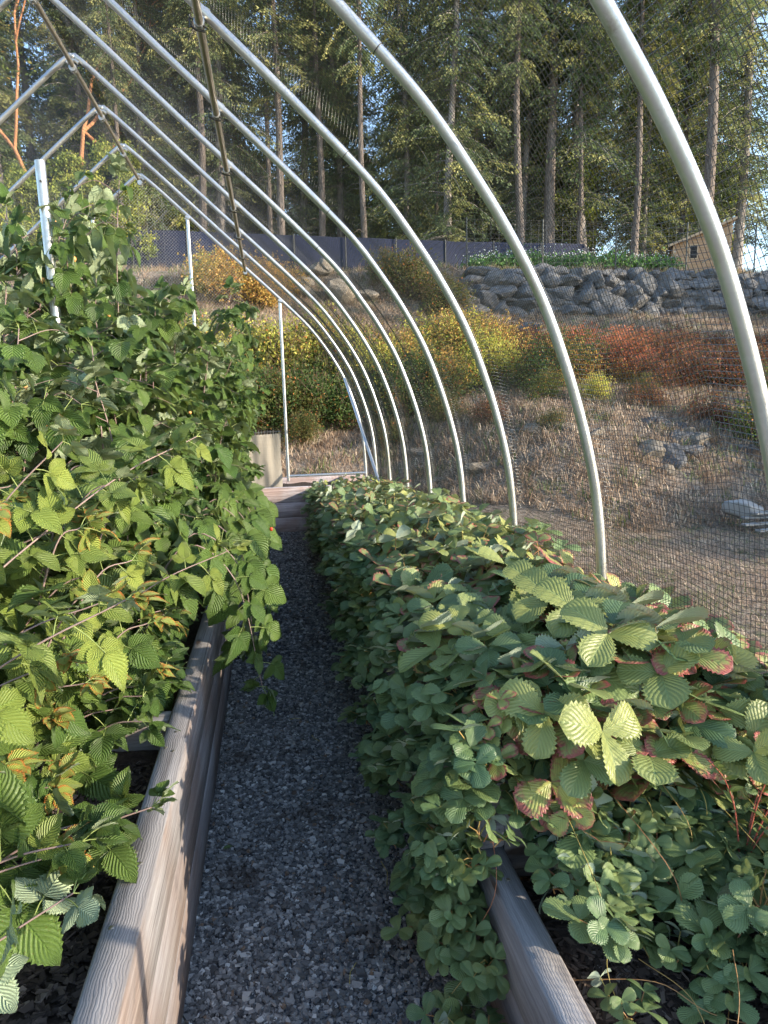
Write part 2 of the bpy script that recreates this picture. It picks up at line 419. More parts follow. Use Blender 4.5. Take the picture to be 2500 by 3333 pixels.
# ------------------------------------------------------------------ terrain
def vnoise(x, y, s, seed=0):
    r = np.random.RandomState(seed); out = 0
    for k in range(6):
        a = r.rand() * 2 * PI; f = s * (1 + .9 * r.rand()); p = r.rand() * 6.28
        out = out + np.sin((x * math.cos(a) + y * math.sin(a)) * f + p)
    return out / 6
def smooth(t): t = np.clip(t, 0, 1); return t * t * (3 - 2 * t)
PL = np.array([(-50, 0), (11.9, 0), (13, .35), (17, 1.9), (20, 3.35), (24, 5.5), (25.6, 6.6), (34, 7.9), (60, 10.5), (120, 16), (400, 30)])
PR = np.array([(-50, 0), (9.0, 0), (9.8, .35), (11.6, 1.25), (17, 2.45), (20, 3.3), (23.6, 4.95), (25.0, 6.55), (34, 7.9), (60, 10.5), (120, 16), (400, 30)])
def ground(x, y):
    x = np.asarray(x, float); y = np.asarray(y, float)
    t = smooth((x - 1.5) / 4.0)
    h = (1 - t) * np.interp(y, PL[:, 0], PL[:, 1]) + t * np.interp(y, PR[:, 0], PR[:, 1])
    amp = smooth((h - .02) / 1.5)
    h = h + amp * (.22 * vnoise(x, y, .55, 1) + .10 * vnoise(x, y, 1.9, 2))
    h = h + .02 * vnoise(x, y, 1.3, 3) - .05
    return h
gx = np.concatenate([np.linspace(-300, -42, 14), np.linspace(-40, 42, 206), np.linspace(44, 300, 14)])
gy = np.concatenate([np.linspace(-60, -8, 8), np.linspace(-6, 38, 150), np.linspace(40, 400, 40)])
X, Y = np.meshgrid(gx, gy); Z = ground(X, Y)
inn = (X > -6) & (X < 1.6) & (Y < 11.6)
Z = np.where(inn, np.minimum(Z, -.03), Z)
mb = MB(); nx = len(gx); i, j = np.meshgrid(np.arange(len(gy) - 1), np.arange(nx - 1), indexing='ij')
F = np.stack([i * nx + j, i * nx + j + 1, (i + 1) * nx + j + 1, (i + 1) * nx + j], -1).reshape(-1, 4)
mb.add(np.stack([X, Y, Z], -1).reshape(-1, 3), F)
tag(mb.obj('hillside_ground', M_ground), kind='structure')

# grass blades on the hill (nobody could count them)
def blades(n, xr, yr, hmin, hmax, wid, dens=None, green=.1, flat=.75, seed=0, zf=ground, mb=None, tuft=True):
    r = np.random.RandomState(seed)
    if tuft:
        k = max(1, n // 14); cx = r.uniform(*xr, k); cyy = r.uniform(*yr, k)
        idx = r.randint(0, k, n); x = cx[idx] + r.randn(n) * .09; y = cyy[idx] + r.randn(n) * .09
        tv = r.rand(k)[idx]; tg = (r.rand(k) < green)[idx]; th = r.uniform(.6, 1.2, k)[idx]
    else:
        x = r.uniform(*xr, n); y = r.uniform(*yr, n); tv = r.rand(n); tg = r.rand(n) < green; th = np.ones(n)
    if dens is not None:
        keep = r.rand(n) < dens(x, y); x, y, tv, tg, th = x[keep], y[keep], tv[keep], tg[keep], th[keep]
    n = len(x); z = zf(x, y)
    h = r.uniform(hmin, hmax, n) * th; a = r.rand(n) * 2 * PI; ln = r.uniform(.05, 1, n) * flat * 2 * h
    d = np.stack([np.cos(a), np.sin(a)], 1); s = np.stack([-np.sin(a), np.cos(a)], 1) * wid
    B = np.stack([x, y, z - .02], 1)
    v0 = B.copy(); v0[:, :2] -= s; v1 = B.copy(); v1[:, :2] += s
    v2 = B.copy(); v2[:, :2] += d * ln[:, None] * .4 + s * .7; v2[:, 2] += h * .65
    v3 = B.copy(); v3[:, :2] += d * ln[:, None] * .4 - s * .7; v3[:, 2] += h * .65
    v4 = B.copy(); v4[:, :2] += d * ln[:, None]; v4[:, 2] += h
    V = np.stack([v0, v1, v2, v3, v4], 1).reshape(-1, 3); q = np.arange(n)[:, None] * 5
    c = np.clip(tv * .7 + r.rand(n) * .3, 0, 1); C = np.repeat(np.stack([c, tg * r.uniform(.4, 1, n), c * 0], 1), 5, 0)
    mb = mb or MB(); n0 = mb.n
    mb.add(V, q + np.array([[0, 1, 2, 3]]), None, C)
    mb.F[3].append(q + np.array([[3, 2, 4]]) + n0); mb.FM[3].append(np.zeros(n, int))
    return mb
def inbrush(x, y):
    lo = np.interp(x, [-6, 0, 4, 8, 14, 20], [15.6, 16.4, 16.2, 15.4, 15.0, 15]); hi = np.interp(x, [-6, 0, 4, 8, 14, 20], [21.5, 22, 20.5, 19.5, 19.5, 19.5])
    return (y > lo) & (y < hi)
g = blades(250000, (-9, 19), (9.0, 25), .06, .24, .009, dens=lambda x, y: np.where(inbrush(x, y), .35, 1) * (y > np.interp(x, [1.6, 5], [12, 9.0])) * (x > -.35 * y) * (x < .9 * y + 1), green=.12, seed=3)
g = blades(70000, (1.7, 10.5), (3.2, 9.6), .03, .11, .0035, green=.16, flat=1.6, seed=4, mb=g, tuft=True)
g = blades(30000, (-10, 30), (25, 37), .12, .35, .009, green=.35, seed=5, mb=g)
tag(g.obj('dry_grass', M_grass, smooth=False), 'dry straw coloured grass covering the slope outside the net', 'grass', kind='stuff')

# ------------------------------------------------------------------ path, soil
mb = MB()
px = np.linspace(-.40, .64, 14); py = np.linspace(-3, 10.4, 90); X, Y = np.meshgrid(px, py); Z = .012 * vnoise(X, Y, 6, 5) + .0
i, j = np.meshgrid(np.arange(89), np.arange(13), indexing='ij')
mb.add(np.stack([X, Y, Z], -1).reshape(-1, 3), np.stack([i * 14 + j, i * 14 + j + 1, (i + 1) * 14 + j + 1, (i + 1) * 14 + j], -1).reshape(-1, 4))
tag(mb.obj('gravel_path', M_path), kind='structure')
STONE = np.array([[x, y, z] for x in (-1, 1) for y in (-1, 1) for z in (-1, 1)], float) * .5
STF = np.array([[0, 1, 3, 2], [4, 6, 7, 5], [0, 4, 5, 1], [2, 3, 7, 6], [0, 2, 6, 4], [1, 5, 7, 3]])
def stones(mb, x, y, z, size, flat=.6, r=rs, colr=None, el=None):
    n = len(x); V = STONE[None] * (1 + r.uniform(-.42, .42, (n, 8, 3)))
    sc = np.stack([size * r.uniform(.7, 1.4, n) * (el if el else 1), size * r.uniform(.6, 1.1, n), size * flat * r.uniform(.6, 1.2, n)], 1)
    V = V * sc[:, None]
    a = r.rand(n) * 2 * PI; b = r.randn(n) * .45
    ca, sa, cb, sb = np.cos(a), np.sin(a), np.cos(b), np.sin(b)
    Rx = np.stack([np.stack([ca, -sa * cb, sa * sb], 1), np.stack([sa, ca * cb, -ca * sb], 1), np.stack([0 * a, sb, cb], 1)], 1)
    V = np.einsum('nij,nkj->nki', Rx, V) + np.stack([x, y, z], 1)[:, None]
    c = r.rand(n) if colr is None else colr
    C = np.repeat(np.stack([c, r.rand(n), r.rand(n)], 1), 8, 0)
    mb.add(V.reshape(-1, 3), (np.arange(n)[:, None, None] * 8 + STF[None]).reshape(-1, 4), None, C)
mb = MB()
def sc_y(n, y0, y1): return rs.uniform(y0, y1, n)
for n, y0, y1, smn, smx in ((23000, .9, 2.6, .004, .0165), (21000, 2.6, 4.8, .006, .0175), (16000, 4.8, 10.3, .011, .023)):
    x = rs.uniform(-.37, .62, n); y = sc_y(n, y0, y1); s = rs.uniform(smn, smx, n) * np.where(rs.rand(n) < .05, 1.5, 1)
    bare = (vnoise(x, y, 4, 8) > .42) & (rs.rand(n) < .5)
    x, y, s = x[~bare], y[~bare], s[~bare]
    stones(mb, x, y, .012 * vnoise(x, y, 6, 5) + s * rs.uniform(.05, .45, len(x)), s, .7, rs, np.clip(rs.beta(1.5, 2.0, len(x)), 0, 1))
tag(mb.obj('crushed_gravel', M_gravel, smooth=False), 'crushed blue grey gravel covering the path between the beds', 'gravel', kind='stuff')

def soil_sheet(name, x0, x1, y0, y1, z, amp=.025):
    nx = max(6, int((x1 - x0) / .04)); ny = max(6, int((y1 - y0) / .06))
    X, Y = np.meshgrid(np.linspace(x0, x1, nx), np.linspace(y0, y1, ny)); Z = z + amp * vnoise(X, Y, 9, 9) + amp * .7 * vnoise(X, Y, 23, 10)
    i, j = np.meshgrid(np.arange(ny - 1), np.arange(nx - 1), indexing='ij')
    m = MB(); m.add(np.stack([X, Y, Z], -1).reshape(-1, 3), np.stack([i * nx + j, i * nx + j + 1, (i + 1) * nx + j + 1, (i + 1) * nx + j], -1).reshape(-1, 4))
    tag(m.obj(name, M_soil), kind='structure')
soil_sheet('soil', -1.85, -.45, -1, 10.28, .55)
soil_sheet('soil', .68, 1.50, -1, 1.96, .33)
soil_sheet('soil', .68, 1.50, 1.98, 10.28, .60)
soil_sheet('soil', -1.85, 1.50, 10.38, 11.5, .60)
mb = MB()
n = 9000; x = rs.uniform(-1.2, -.46, n); y = rs.uniform(.5, 2.6, n)
stones(mb, x, y, .555 + .025 * vnoise(x, y, 9, 9) + .0175 * vnoise(x, y, 23, 10) + rs.rand(n) * .008, rs.uniform(.004, .016, n), .35, rs, rs.beta(1.3, 3.5, n), 1.8)
n = 11000; x = rs.uniform(.695, 1.50, n); y = rs.uniform(.5, 1.94, n)
stones(mb, x, y, .335 + .025 * vnoise(x, y, 9, 9) + .0175 * vnoise(x, y, 23, 10) + rs.rand(n) * .01, rs.uniform(.004, .018, n), .3, rs, rs.beta(1.3, 2.6, n), 2.2)
tag(mb.obj('bark_mulch', M_chip, smooth=False), 'dark bark mulch scattered on the soil inside the raised beds', 'mulch', kind='stuff')

# ------------------------------------------------------------------ raised beds
def screw(mb, x, y, z):
    th = np.linspace(0, 2 * PI, 11)[:-1]; r = .007
    V = [(x + r * math.cos(t), y + r * math.sin(t), z + .0012) for t in th] + [(x + r * .8 * math.cos(t), y + r * .8 * math.sin(t), z + .0028) for t in th] + [(x, y, z + .0015)]
    a = np.arange(10)
    mb.add(V, np.stack([a, (a + 1) % 10, 10 + (a + 1) % 10, 10 + a], 1)); n0 = mb.n
    mb.F[3].append(np.stack([10 + a, 10 + (a + 1) % 10, np.full(10, 20)], 1) + n0 - 21); mb.FM[3].append(np.zeros(10, int))
lb = tag(empty('raised_bed', (0, 0, 0)), 'long weathered timber raised bed on the left holding the raspberries', 'raised bed')
WL = (-.455, -.366)
for k, (z0, z1) in enumerate(((0, .222), (.227, .450))):
    m = MB(); longbox(m, (WL[0] + .001 * k, -1.2, z0), (WL[1] - .002 * k + .004, 10.28, z1), 1, .006, seed=k, col=(.6, 0, 0)); m.obj('plank', M_woodY, lb)
for k, (y0, y1) in enumerate(((-1.2, 2.496), (2.502, 6.1), (6.106, 10.28))):
    m = MB(); longbox(m, (WL[0], y0, .455), (WL[1] + (.004 if k == 0 else 0), y1, .682 - (.004 if k else 0)), 1, .007, seed=5 + k, col=(.1 * k, 0, 0)); m.obj('plank', M_woodY, lb)
m = MB(); longbox(m, (-1.85, 2.70, .50), (-.457, 2.79, .665), 0, .006, seed=9); m.obj('cross_brace', M_woodX, lb)
m = MB(); longbox(m, (-1.85, 2.70, .60), (-.457, 2.66, .665), 0, .006, seed=9)
m = MB(); longbox(m, (-1.94, -1.2, 0), (-1.852, 10.28, .68), 1, .006, seed=9); m.obj('back_plank', M_woodY, lb)
for (sx, sy_) in ((-.425, 1.83), (-.405, 1.78), (-.43, 1.55), (-.40, 2.40), (-.43, 2.43), (-.41, 2.56), (-.42, 4.4)):
    m = MB(); screw(m, sx, sy_, .682 if sy_ < 2.5 else .678); m.obj('screw', M_galvd, lb)
rb = tag(empty('raised_bed', (0, 0, 0)), 'long stepped timber raised bed on the right under the strawberries', 'raised bed')
WR = (.600, .689)
for k, (z0, z1) in enumerate(((0, .222), (.227, .450))):
    m = MB(); longbox(m, (WR[0] + .002 * (1 - k), -1.2, z0), (WR[1] - .001, 10.28, z1), 1, .006, seed=20 + k, col=(.5 - .4 * k, 0, 0)); m.obj('plank', M_woodY, rb)
m = MB(); longbox(m, (WR[0] + .001, 1.97, .455), (WR[1], 10.28, .680), 1, .007, seed=23, col=(.3, 0, 0)); m.obj('plank', M_woodY, rb)
m = MB(); longbox(m, (WR[1] + .002, 1.97, .33), (1.50, 2.055, .676), 0, .006, seed=24, col=(.3, 0, 0)); m.obj('step_plank', M_woodX, rb)
m = MB(); longbox(m, (1.505, -1.2, 0), (1.594, 11.62, .655), 1, .006, seed=25, col=(.4, 0, 0)); m.obj('back_plank', M_woodY, rb)
for (sx, sy_) in ((.65, 1.82), (.63, 1.2), (.66, 1.22)):
    m = MB(); screw(m, sx, sy_, .450); m.obj('screw', M_galvd, rb)
eb = tag(empty('end_planter', (0, 10.3, 0)), 'grey timber planter of three stacked boards closing the far end of the path', 'planter')
for k, (z0, z1) in enumerate(((0, .222), (.227, .450), (.455, .682))):
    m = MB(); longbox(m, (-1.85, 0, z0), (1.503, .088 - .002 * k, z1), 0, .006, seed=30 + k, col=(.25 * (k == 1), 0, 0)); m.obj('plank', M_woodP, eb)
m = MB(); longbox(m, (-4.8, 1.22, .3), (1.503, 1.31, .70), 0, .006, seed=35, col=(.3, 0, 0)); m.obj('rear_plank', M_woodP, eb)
m = MB(); longbox(m, (1.10, .092, .50), (1.18, 1.215, .68), 1, .006, seed=36, col=(0, 0, 0)); m.obj('divider', M_woodY, eb)

# ------------------------------------------------------------------ tunnel frame
H = 1.9
prof = np.array([(-1.786, 3.49), (-1.70, 3.455), (-1.2, 3.0), (-.65, 2.49), (-.22, 2.10), (.22, 1.70), (.51, 1.42), (.725, 1.205), (.94, .91), (1.05, .75), (1.21, .475), (1.295, .27), (1.37, .07), (1.475, -.28), (1.54, -.67), (1.56, -1.245)])
def catmull(P, k=6):
    P = np.vstack([2 * P[0] - P[1], P, 2 * P[-1] - P[-2]]); out = []
    for i in range(1, len(P) - 2):
        t = np.linspace(0, 1, k, endpoint=False)[:, None]
        a, b, c, d = P[i - 1], P[i], P[i + 1], P[i + 2]
        out.append(.5 * ((2 * b) + (c - a) * t + (2 * a - 5 * b + 4 * c - d) * t ** 2 + (3 * b - a - 3 * c + d) * t ** 3))
    out.append(P[-2][None]); return np.vstack(out)
# smooth measured profile
PP = catmull(prof, 5)
for _ in range(10): PP[4:-1] = .25 * PP[3:-2] + .5 * PP[4:-1] + .25 * PP[5:]
XR = -1.786
def side(PP, s): q = PP.copy(); q[:, 0] = XR + s * (q[:, 0] - XR); return q
D = 1.22; Y0 = 11.571
frame = tag(empty('hoop_tunnel_frame', (XR, 5, 0)), 'arched galvanised pipe frame of the netted tunnel over the beds', 'tunnel frame')
frame.location = (0, 0, 0)
for k in range(0, 12):
    y = Y0 - D * k
    m = MB()
    for s in (1, -1):
        q = side(PP, s); P3 = np.stack([q[:, 0], np.full(len(q), y), q[:, 1] + H], 1)
        R = np.where(q[:, 0] * s > (.49 if s == 1 else -4.06 * -1), .0235, .0258) if s == 1 else np.full(len(q), .0255)
        # crimped joints: a step in the radius
        js = np.argmin(abs(PP[:, 0] - .49)); jl = np.argmin(abs(PP[:, 1] + .9))
        R = np.full(len(q), .0235); R[:js] = .0262; R[jl:] = .027
        a = P3[:js + 1]; b = P3[js:jl + 1]; c = P3[jl:]
        tube(m, a, .0262, 14); 
        bb = b.copy(); tube(m, np.vstack([b[0] + (b[0] - b[1]) * .02, b[1:]]), .0240, 14); tube(m, c, .0275, 14)
        tube(m, np.vstack([b[0] - (b[1] - b[0]) * .0, b[0] + nrm(b[1] - b[0]) * .004]), .0268, 14, mat=1)
    hoop = m.obj('hoop', [M_galv, M_clamp], frame)
    # saddle bracket where the hoop halves meet under the ridge pipe
    m = MB(); a = np.linspace(0, PI, 9)
    tube(m, [(XR - .06, y, 3.43 + H), (XR - .03, y, 3.455 + H), (XR + .03, y, 3.455 + H), (XR + .06, y, 3.43 + H)], .019, 8)
    tube(m, [(XR, y - .03, 3.38 + H), (XR, y + .03, 3.38 + H)], .036, 12)
    tube(m, [(XR, y, 3.33 + H), (XR, y, 3.43 + H)], .006, 6, mat=1)
    m.obj('ridge_clamp', [M_galv, M_clamp], frame)
m = MB(); tube(m, [(XR, y, 3.40 + H) for y in np.arange(-2, 11.75, .61)], .0235, 12); m.obj('ridge_purlin', M_galvd, frame)
def on(x): return np.interp(x, PP[:, 0], PP[:, 1])
XP = -.245; ZP = on(XP)
sl_ = nrm(np.array([[-.67, -.74]]))[0]
pxp, pzp = XP + sl_[0] * .055, ZP + sl_[1] * .055 + H
m = MB(); tube(m, [(pxp, y, pzp) for y in np.arange(-2, 11.75, .61)], .0235, 12); pur = m.obj('side_purlin', M_galvd, frame)
for k in range(0, 12):
    y = Y0 - D * k; m = MB()
    tube(m, [(pxp, y - .014, pzp), (pxp, y + .014, pzp)], .030, 12)
    tube(m, [(XP + .0, y - .016, ZP + H), (XP + .0, y + .016, ZP + H)], .030, 10, mat=0)
    c = np.array([pxp, y, pzp])
    tube(m, [c + (-.05, -.006, .02), c + (.04, -.006, -.03)], .0065, 6, mat=1)
    tube(m, [c + (-.06, .01, -.012), c + (-.015, .01, -.036), c + (.03, .01, -.042)], .006, 6, mat=1)
    tube(m, [c + (-.05, .0, -.03), c + (-.05, .0, .035)], .005, 6, mat=1)
    m.obj('purlin_clamp', [M_galv, M_clamp], frame)
def zr(x): return on(x if x > XR else 2 * XR - x) + H
for x, zb in ((-1.105, .64), (.25, .64), (-2.5, .64), (-3.8, .6)):
    m = MB(); zt = zr(x) - .03; xt = x - .012
    zm = min(zt - .02, 2.9) if x > 0 else zt - .5
    tube(m, [(x, Y0 - .03, zb), (x, Y0 - .03, zb + .35)], .0285, 12)
    tube(m, [(x, Y0 - .03, zb + .35), (xt, Y0 - .03, zt)], .0245, 12)
    tube(m, [(xt - .03, Y0 - .03, zt + .01), (xt + .03, Y0 - .03, zt - .018)], .031, 10)
    m.obj('end_post', M_galv, frame)
m = MB(); tube(m, [(.25, Y0 - .03, .72), (1.55, Y0 - .03, .73)], .024, 10); m.obj('base_rail', M_galv, frame)
m = MB(); tube(m, [(1.24, Y0 - .06, on(1.24) + H), (1.515, Y0 - 1.9, .70)], .024, 10); m.obj('diagonal_brace', M_galv, frame)

# ------------------------------------------------------------------ bird netting as real thread
def prism(mb, P, w):           # P (n,m,3) polylines, three-sided threads
    n, k, _ = P.shape
    T = np.gradient(P, axis=1); T = nrm(T); ref = np.array([.31, .22, .92]); A = nrm(np.cross(T, ref)); B = np.cross(T, A)
    V = np.stack([P + w * (A * math.cos(a) + B * math.sin(a)) for a in (0, 2.094, 4.189)], 2)
    base = (np.arange(n)[:, None, None] * k + np.arange(k - 1)[None, :, None]) * 3; j = np.arange(3)[None, None]
    F = np.stack([base + j, base + (j + 1) % 3, base + 3 + (j + 1) % 3, base + 3 + j], -1).reshape(-1, 4)
    mb.add(V.reshape(-1, 3), F)
off = PP.copy(); tg = nrm(np.gradient(PP, axis=0)); off = PP + np.stack([-tg[:, 1], tg[:, 0]], 1) * .032
ar = np.concatenate([[0], np.cumsum(np.linalg.norm(np.diff(off, axis=0), axis=1))]); ST = ar[-1]
def netpt(s, y, sgn, ph=0):
    s = np.clip(s, 0, ST); x = np.interp(s, ar, off[:, 0]); z = np.interp(s, ar, off[:, 1])
    sag = .022 * np.sin((y - Y0) / D * PI) ** 2 * smooth(s / ST * 1.4)
    wav = .010 * np.sin(y * 9 + s * 3) * smooth((s - 2.4) / 1.5) + .006 * np.sin(y * 23 + s * 7) * smooth((s - 3.2) / 1.)
    x = x - sag * .8; z = z - sag * .4 + wav
    return np.stack([np.where(sgn > 0, x, 2 * XR - x), y, z + H], -1)
CELL = .0225; mb = MB()
for sgn in (1, -1):
    seg = 44 if sgn > 0 else 30; cell = CELL if sgn > 0 else .028
    wd = .00108 if sgn > 0 else .00125
    yy = np.arange(.2, Y0 + .06, cell); s = np.linspace(0, ST, seg)
    S, YY = np.meshgrid(s, yy)
    SK = YY + np.clip(2.9 - S, 0, 3) * .30 + .012 * np.sin(S * 5 + YY * 2.3) + .006 * np.sin(S * 17 + YY * 5)
    SK = np.minimum(SK, Y0 + .05)
    prism(mb, netpt(S, SK, sgn), wd)
    ss = np.arange(0, ST, cell); y = np.linspace(.2, Y0 + .05, 62)
    YY, S = np.meshgrid(y, ss)
    S2 = S + .010 * np.sin(YY * 5.15) + .006 * np.sin(YY * 14 + S * 4) - (YY - 6) * np.clip(2.9 - S, 0, 3) * .05
    prism(mb, netpt(S2, YY, sgn), wd)
net = mb.obj('bird_netting', M_net, smooth=False)
tag(net, 'fine black bird netting stretched over the hoops and down to the beds', 'netting')
mb = MB()
segs = []
for dirn in (1, -1):
    for c in np.arange(-12, 10, .048):
        t = np.arange(-5.4, -.42, .09); x0 = t; x1 = t + .09; z0 = c + dirn * x0 ; z1 = c + dirn * x1
        ok = (z0 > .75) & (z0 < np.array([zr(a) for a in x0])) & (z1 < np.array([zr(a) for a in x1])) & (z1 > .75)
        for a, b, u, v in zip(x0[ok], x1[ok], z0[ok], z1[ok]): segs.append([(a, Y0 + .03, u), (b, Y0 + .03, v)])
prism(mb, np.array(segs), .0020)
tag(mb.obj('end_netting', M_galv, smooth=False), 'diamond mesh screen closing the far end of the tunnel above the planter', 'netting')

# trellis post and wire
tp = tag(empty('trellis_post', (-1.13, 4.15, .55)), 'tall capless steel pipe post standing among the raspberry canes', 'post')
m = MB(); tube(m, [(0, 0, -.2), (0, 0, 1.2), (-.015, 0, 2.66)], .027, 16, cap=True); m.obj('pipe', M_galv, tp)
m = MB(); tube(m, [(-.012, -.028, 2.55), (-.012, -.034, 2.55)], .006, 8); m.obj('bolt', M_clamp, tp)
m = MB(); tube(m, [(-3.2, 3.9, 2.12), (-2.2, 4.05, 2.075), (-1.10, 4.15, 2.06)], .0022, 5); tag(m.obj('trellis_wire', M_clamp), 'thin dark trellis wire tied to the pipe post among the canes', 'wire')

# burlap screen beside the door gap
m = N('burlap'); p = m.pos(obj=True)
wv = m.math('MULTIPLY', m.noise(m.pos((3, 1, 160), obj=True), 1, 2), 1); wh = m.noise(m.pos((160, 1, 3), obj=True), 1, 2)
f = m.math('ADD', m.math('MULTIPLY', wv, .5), m.math('MULTIPLY', wh, .5))
M_burlap = m.done(m.mix(f, (.21, .19, .16), (.42, .385, .33)), .95, m.bump(f, .6, .003), 0, .1)
bs = tag(empty('burlap_screen', (-.64, 10.95, .60)), 'beige burlap cloth screen with a wire top edge at the end of the tunnel', 'screen')
m = MB(); gx_, gz_ = np.meshgrid(np.linspace(0, .78, 25), np.linspace(0, .86, 25)); dy = .012 * np.sin(gx_ * 17 + gz_ * 4) + .006 * np.sin(gx_ * 41)
zz = gz_ * (1 + .0) - .015 * np.sin(gx_ / .78 * PI) * (gz_ / .86) + 0
V1 = np.stack([gx_ + .006 * np.sin(gz_ * 9), dy, zz], -1).reshape(-1, 3); V2 = V1 + (0, .003, 0)
i, j = np.meshgrid(np.arange(24), np.arange(24), indexing='ij'); FQ = np.stack([i * 25 + j, i * 25 + j + 1, (i + 1) * 25 + j + 1, (i + 1) * 25 + j], -1).reshape(-1, 4)
m.add(V1, FQ); m.add(V2, FQ[:, ::-1]); m.obj('cloth', M_burlap, bs)
m = MB()
tube(m, [(-.02, .01, .885), (.3, .01, .88), (.80, .01, .892)], .003, 5)
for t in np.linspace(0, .76, 18): tube(m, [(t, .01, .80), (t, .01, .91)], .002, 4)
m.obj('wire_grid', M_wire, bs)

# ------------------------------------------------------------------ leaf templates
def leaf_template(kind, nv, nu, seed=0, curl=1.0):
    r = np.random.RandomState(seed)
    t = np.linspace(0, 1, nv + 1); s = np.linspace(-1, 1, nu + 1)
    if kind == 'rasp': w = .90 * t ** .50 * (1 - t) ** .96; nteeth = .085
    elif kind == 'straw': w = .60 * np.maximum(t, 1e-4) ** .70 * (1 - t ** 3.2) ** .55; nteeth = .09
    elif kind == 'fir': w = .3 * np.sin(PI * t)
    else: w = .55 * t ** .6 * (1 - t) ** .7; nteeth = 0
    y = t.copy()
    T, S = np.meshgrid(t, s, indexing='ij'); W = np.tile(w[:, None], (1, nu + 1))
    X = S * W
    if nv >= 10:
        tooth = np.where(np.arange(nv + 1) % 2 == 0, 1, -1) * nteeth
        X = X * (1 + tooth[:, None] * np.abs(S) ** 6)
    Yv = T + .10 * np.abs(S) ** 2 * (.5 - T) * 0 + np.abs(S) * .07 * W
    if kind == 'straw': Yv = T * 1 - .04 * (1 - np.abs(S)) * (T > .97)
    fold = r.uniform(.10, .55) * curl; dr = r.uniform(.05, .5) * curl
    nrip = 6
    rip = .009 * np.sin(2 * PI * nrip * (T - .40 * np.abs(S))) * np.abs(S) * (nv >= 14)
    Z = fold * np.abs(X) * (1 - .5 * T) - dr * T ** 2 * .6 + rip + .03 * np.sin(T * 7 + r.rand() * 6) * S + .05 * r.randn() * S * T
    if kind == 'straw': Z = fold * .8 * np.abs(X) + .10 * T * (1 - T) - dr * .35 * T ** 3 - .22 * curl * r.uniform(0, 1) * np.abs(S) ** 4 * W + rip * .30
    V = np.stack([X, Yv, Z], -1).reshape(-1, 3)
    i, j = np.meshgrid(np.arange(nv), np.arange(nu), indexing='ij'); m = nu + 1
    F = np.stack([i * m + j, i * m + j + 1, (i + 1) * m + j + 1, (i + 1) * m + j], -1).reshape(-1, 4)
    uv = np.stack([(S + 1) / 2, T], -1).reshape(-1, 2)
    return V, F, uv
def templ(kind, nv, nu, n=5, curl=1.0): return [leaf_template(kind, nv, nu, 11 * q + nv, curl) for q in range(n)]
T_R_hi = templ('rasp', 24, 8, 6); T_R_mid = templ('rasp', 12, 4, 5); T_R_lo = templ('rasp', 7, 4, 4)
T_S_hi = templ('straw', 20, 8, 6); T_S_mid = templ('straw', 12, 6, 5); T_S_lo = templ('straw', 6, 4, 4)
T_B = templ('oval', 6, 4, 3)
class Leaves:
    def __init__(s, T): s.T = T; s.L = []
    def put(s, pos, d, n, size, col): s.L.append((pos, d, n, size, col))
    def flush(s, mb, r, wscale=(.85, 1.15)):
        if not s.L: return
        P = np.array([l[0] for l in s.L]); Dv = nrm(np.array([l[1] for l in s.L])); Nv = np.array([l[2] for l in s.L]); S = np.array([l[3] for l in s.L]); C = np.array([l[4] for l in s.L])
        Nv = nrm(Nv - (Nv * Dv).sum(1, keepdims=True) * Dv); Xv = np.cross(Dv, Nv)
        which = r.randint(0, len(s.T), len(P))
        for k, (V, F, uv) in enumerate(s.T):
            q = which == k; n = q.sum()
            if not n: continue
            ws = r.uniform(*wscale, n)
            VV = V[None] * S[q][:, None, None] * np.stack([ws, np.ones(n), np.ones(n)], 1)[:, None]
            W = VV[..., 0:1] * Xv[q][:, None] + VV[..., 1:2] * Dv[q][:, None] + VV[..., 2:3] * Nv[q][:, None] + P[q][:, None]
            m = len(V)
            mb.add(W.reshape(-1, 3), (np.arange(n)[:, None, None] * m + F[None]).reshape(-1, 4), np.tile(uv, (n, 1)), np.repeat(C[q], m, 0))
UP = np.array([0, 0, 1.])
def rot_about(v, ax, a): return v * math.cos(a) + np.cross(ax, v) * math.sin(a) + ax * np.dot(ax, v) * (1 - math.cos(a))

# ------------------------------------------------------------------ raspberries
def compound(lv, st, base, out, size, r, col, droop=.5, five=False, face=None, pet=.8):
    """a raspberry leaf: petiole, two side leaflets and a larger end leaflet"""
    out = nrm(out); L = size * pet * r.uniform(.6, 1.1)
    end = base + out * L + np.array([0, 0, -droop * L * .25])
    mid = (base + end) / 2 + np.array([0, 0, .06 * L])
    tube(st, [base, mid, end], [.0020, .0016, .0013], 4, (.85, 0, 0), cap=False)
    d = nrm(out + np.array([0, 0, -droop]) + r.randn(3) * .12)
    nn = (UP + out * (.55 * droop) + r.randn(3) * .22) if face is None else ((out * 1.1 + UP * .35 + r.randn(3) * .2) if isinstance(face, str) else face + r.randn(3) * .25)
    nn = nrm(nn - np.dot(nn, d) * d)
    lv.put(end, d, nn, size, col)
    sidev = np.cross(d, nn)
    for s in (-1, 1):
        dd = nrm(d * .42 + sidev * s * .9 + np.array([0, 0, -.12 * droop]) + r.randn(3) * .08)
        n2 = nrm(nn + sidev * s * -.22 + r.randn(3) * .15)
        lv.put(end - (end - base) * .18, dd, n2, size * r.uniform(.70, .86), col)
        if five:
            dd = nrm(d * -.05 + sidev * s * 1 + r.randn(3) * .08)
            lv.put(end - (end - base) * .22, dd, n2, size * r.uniform(.5, .62), col)
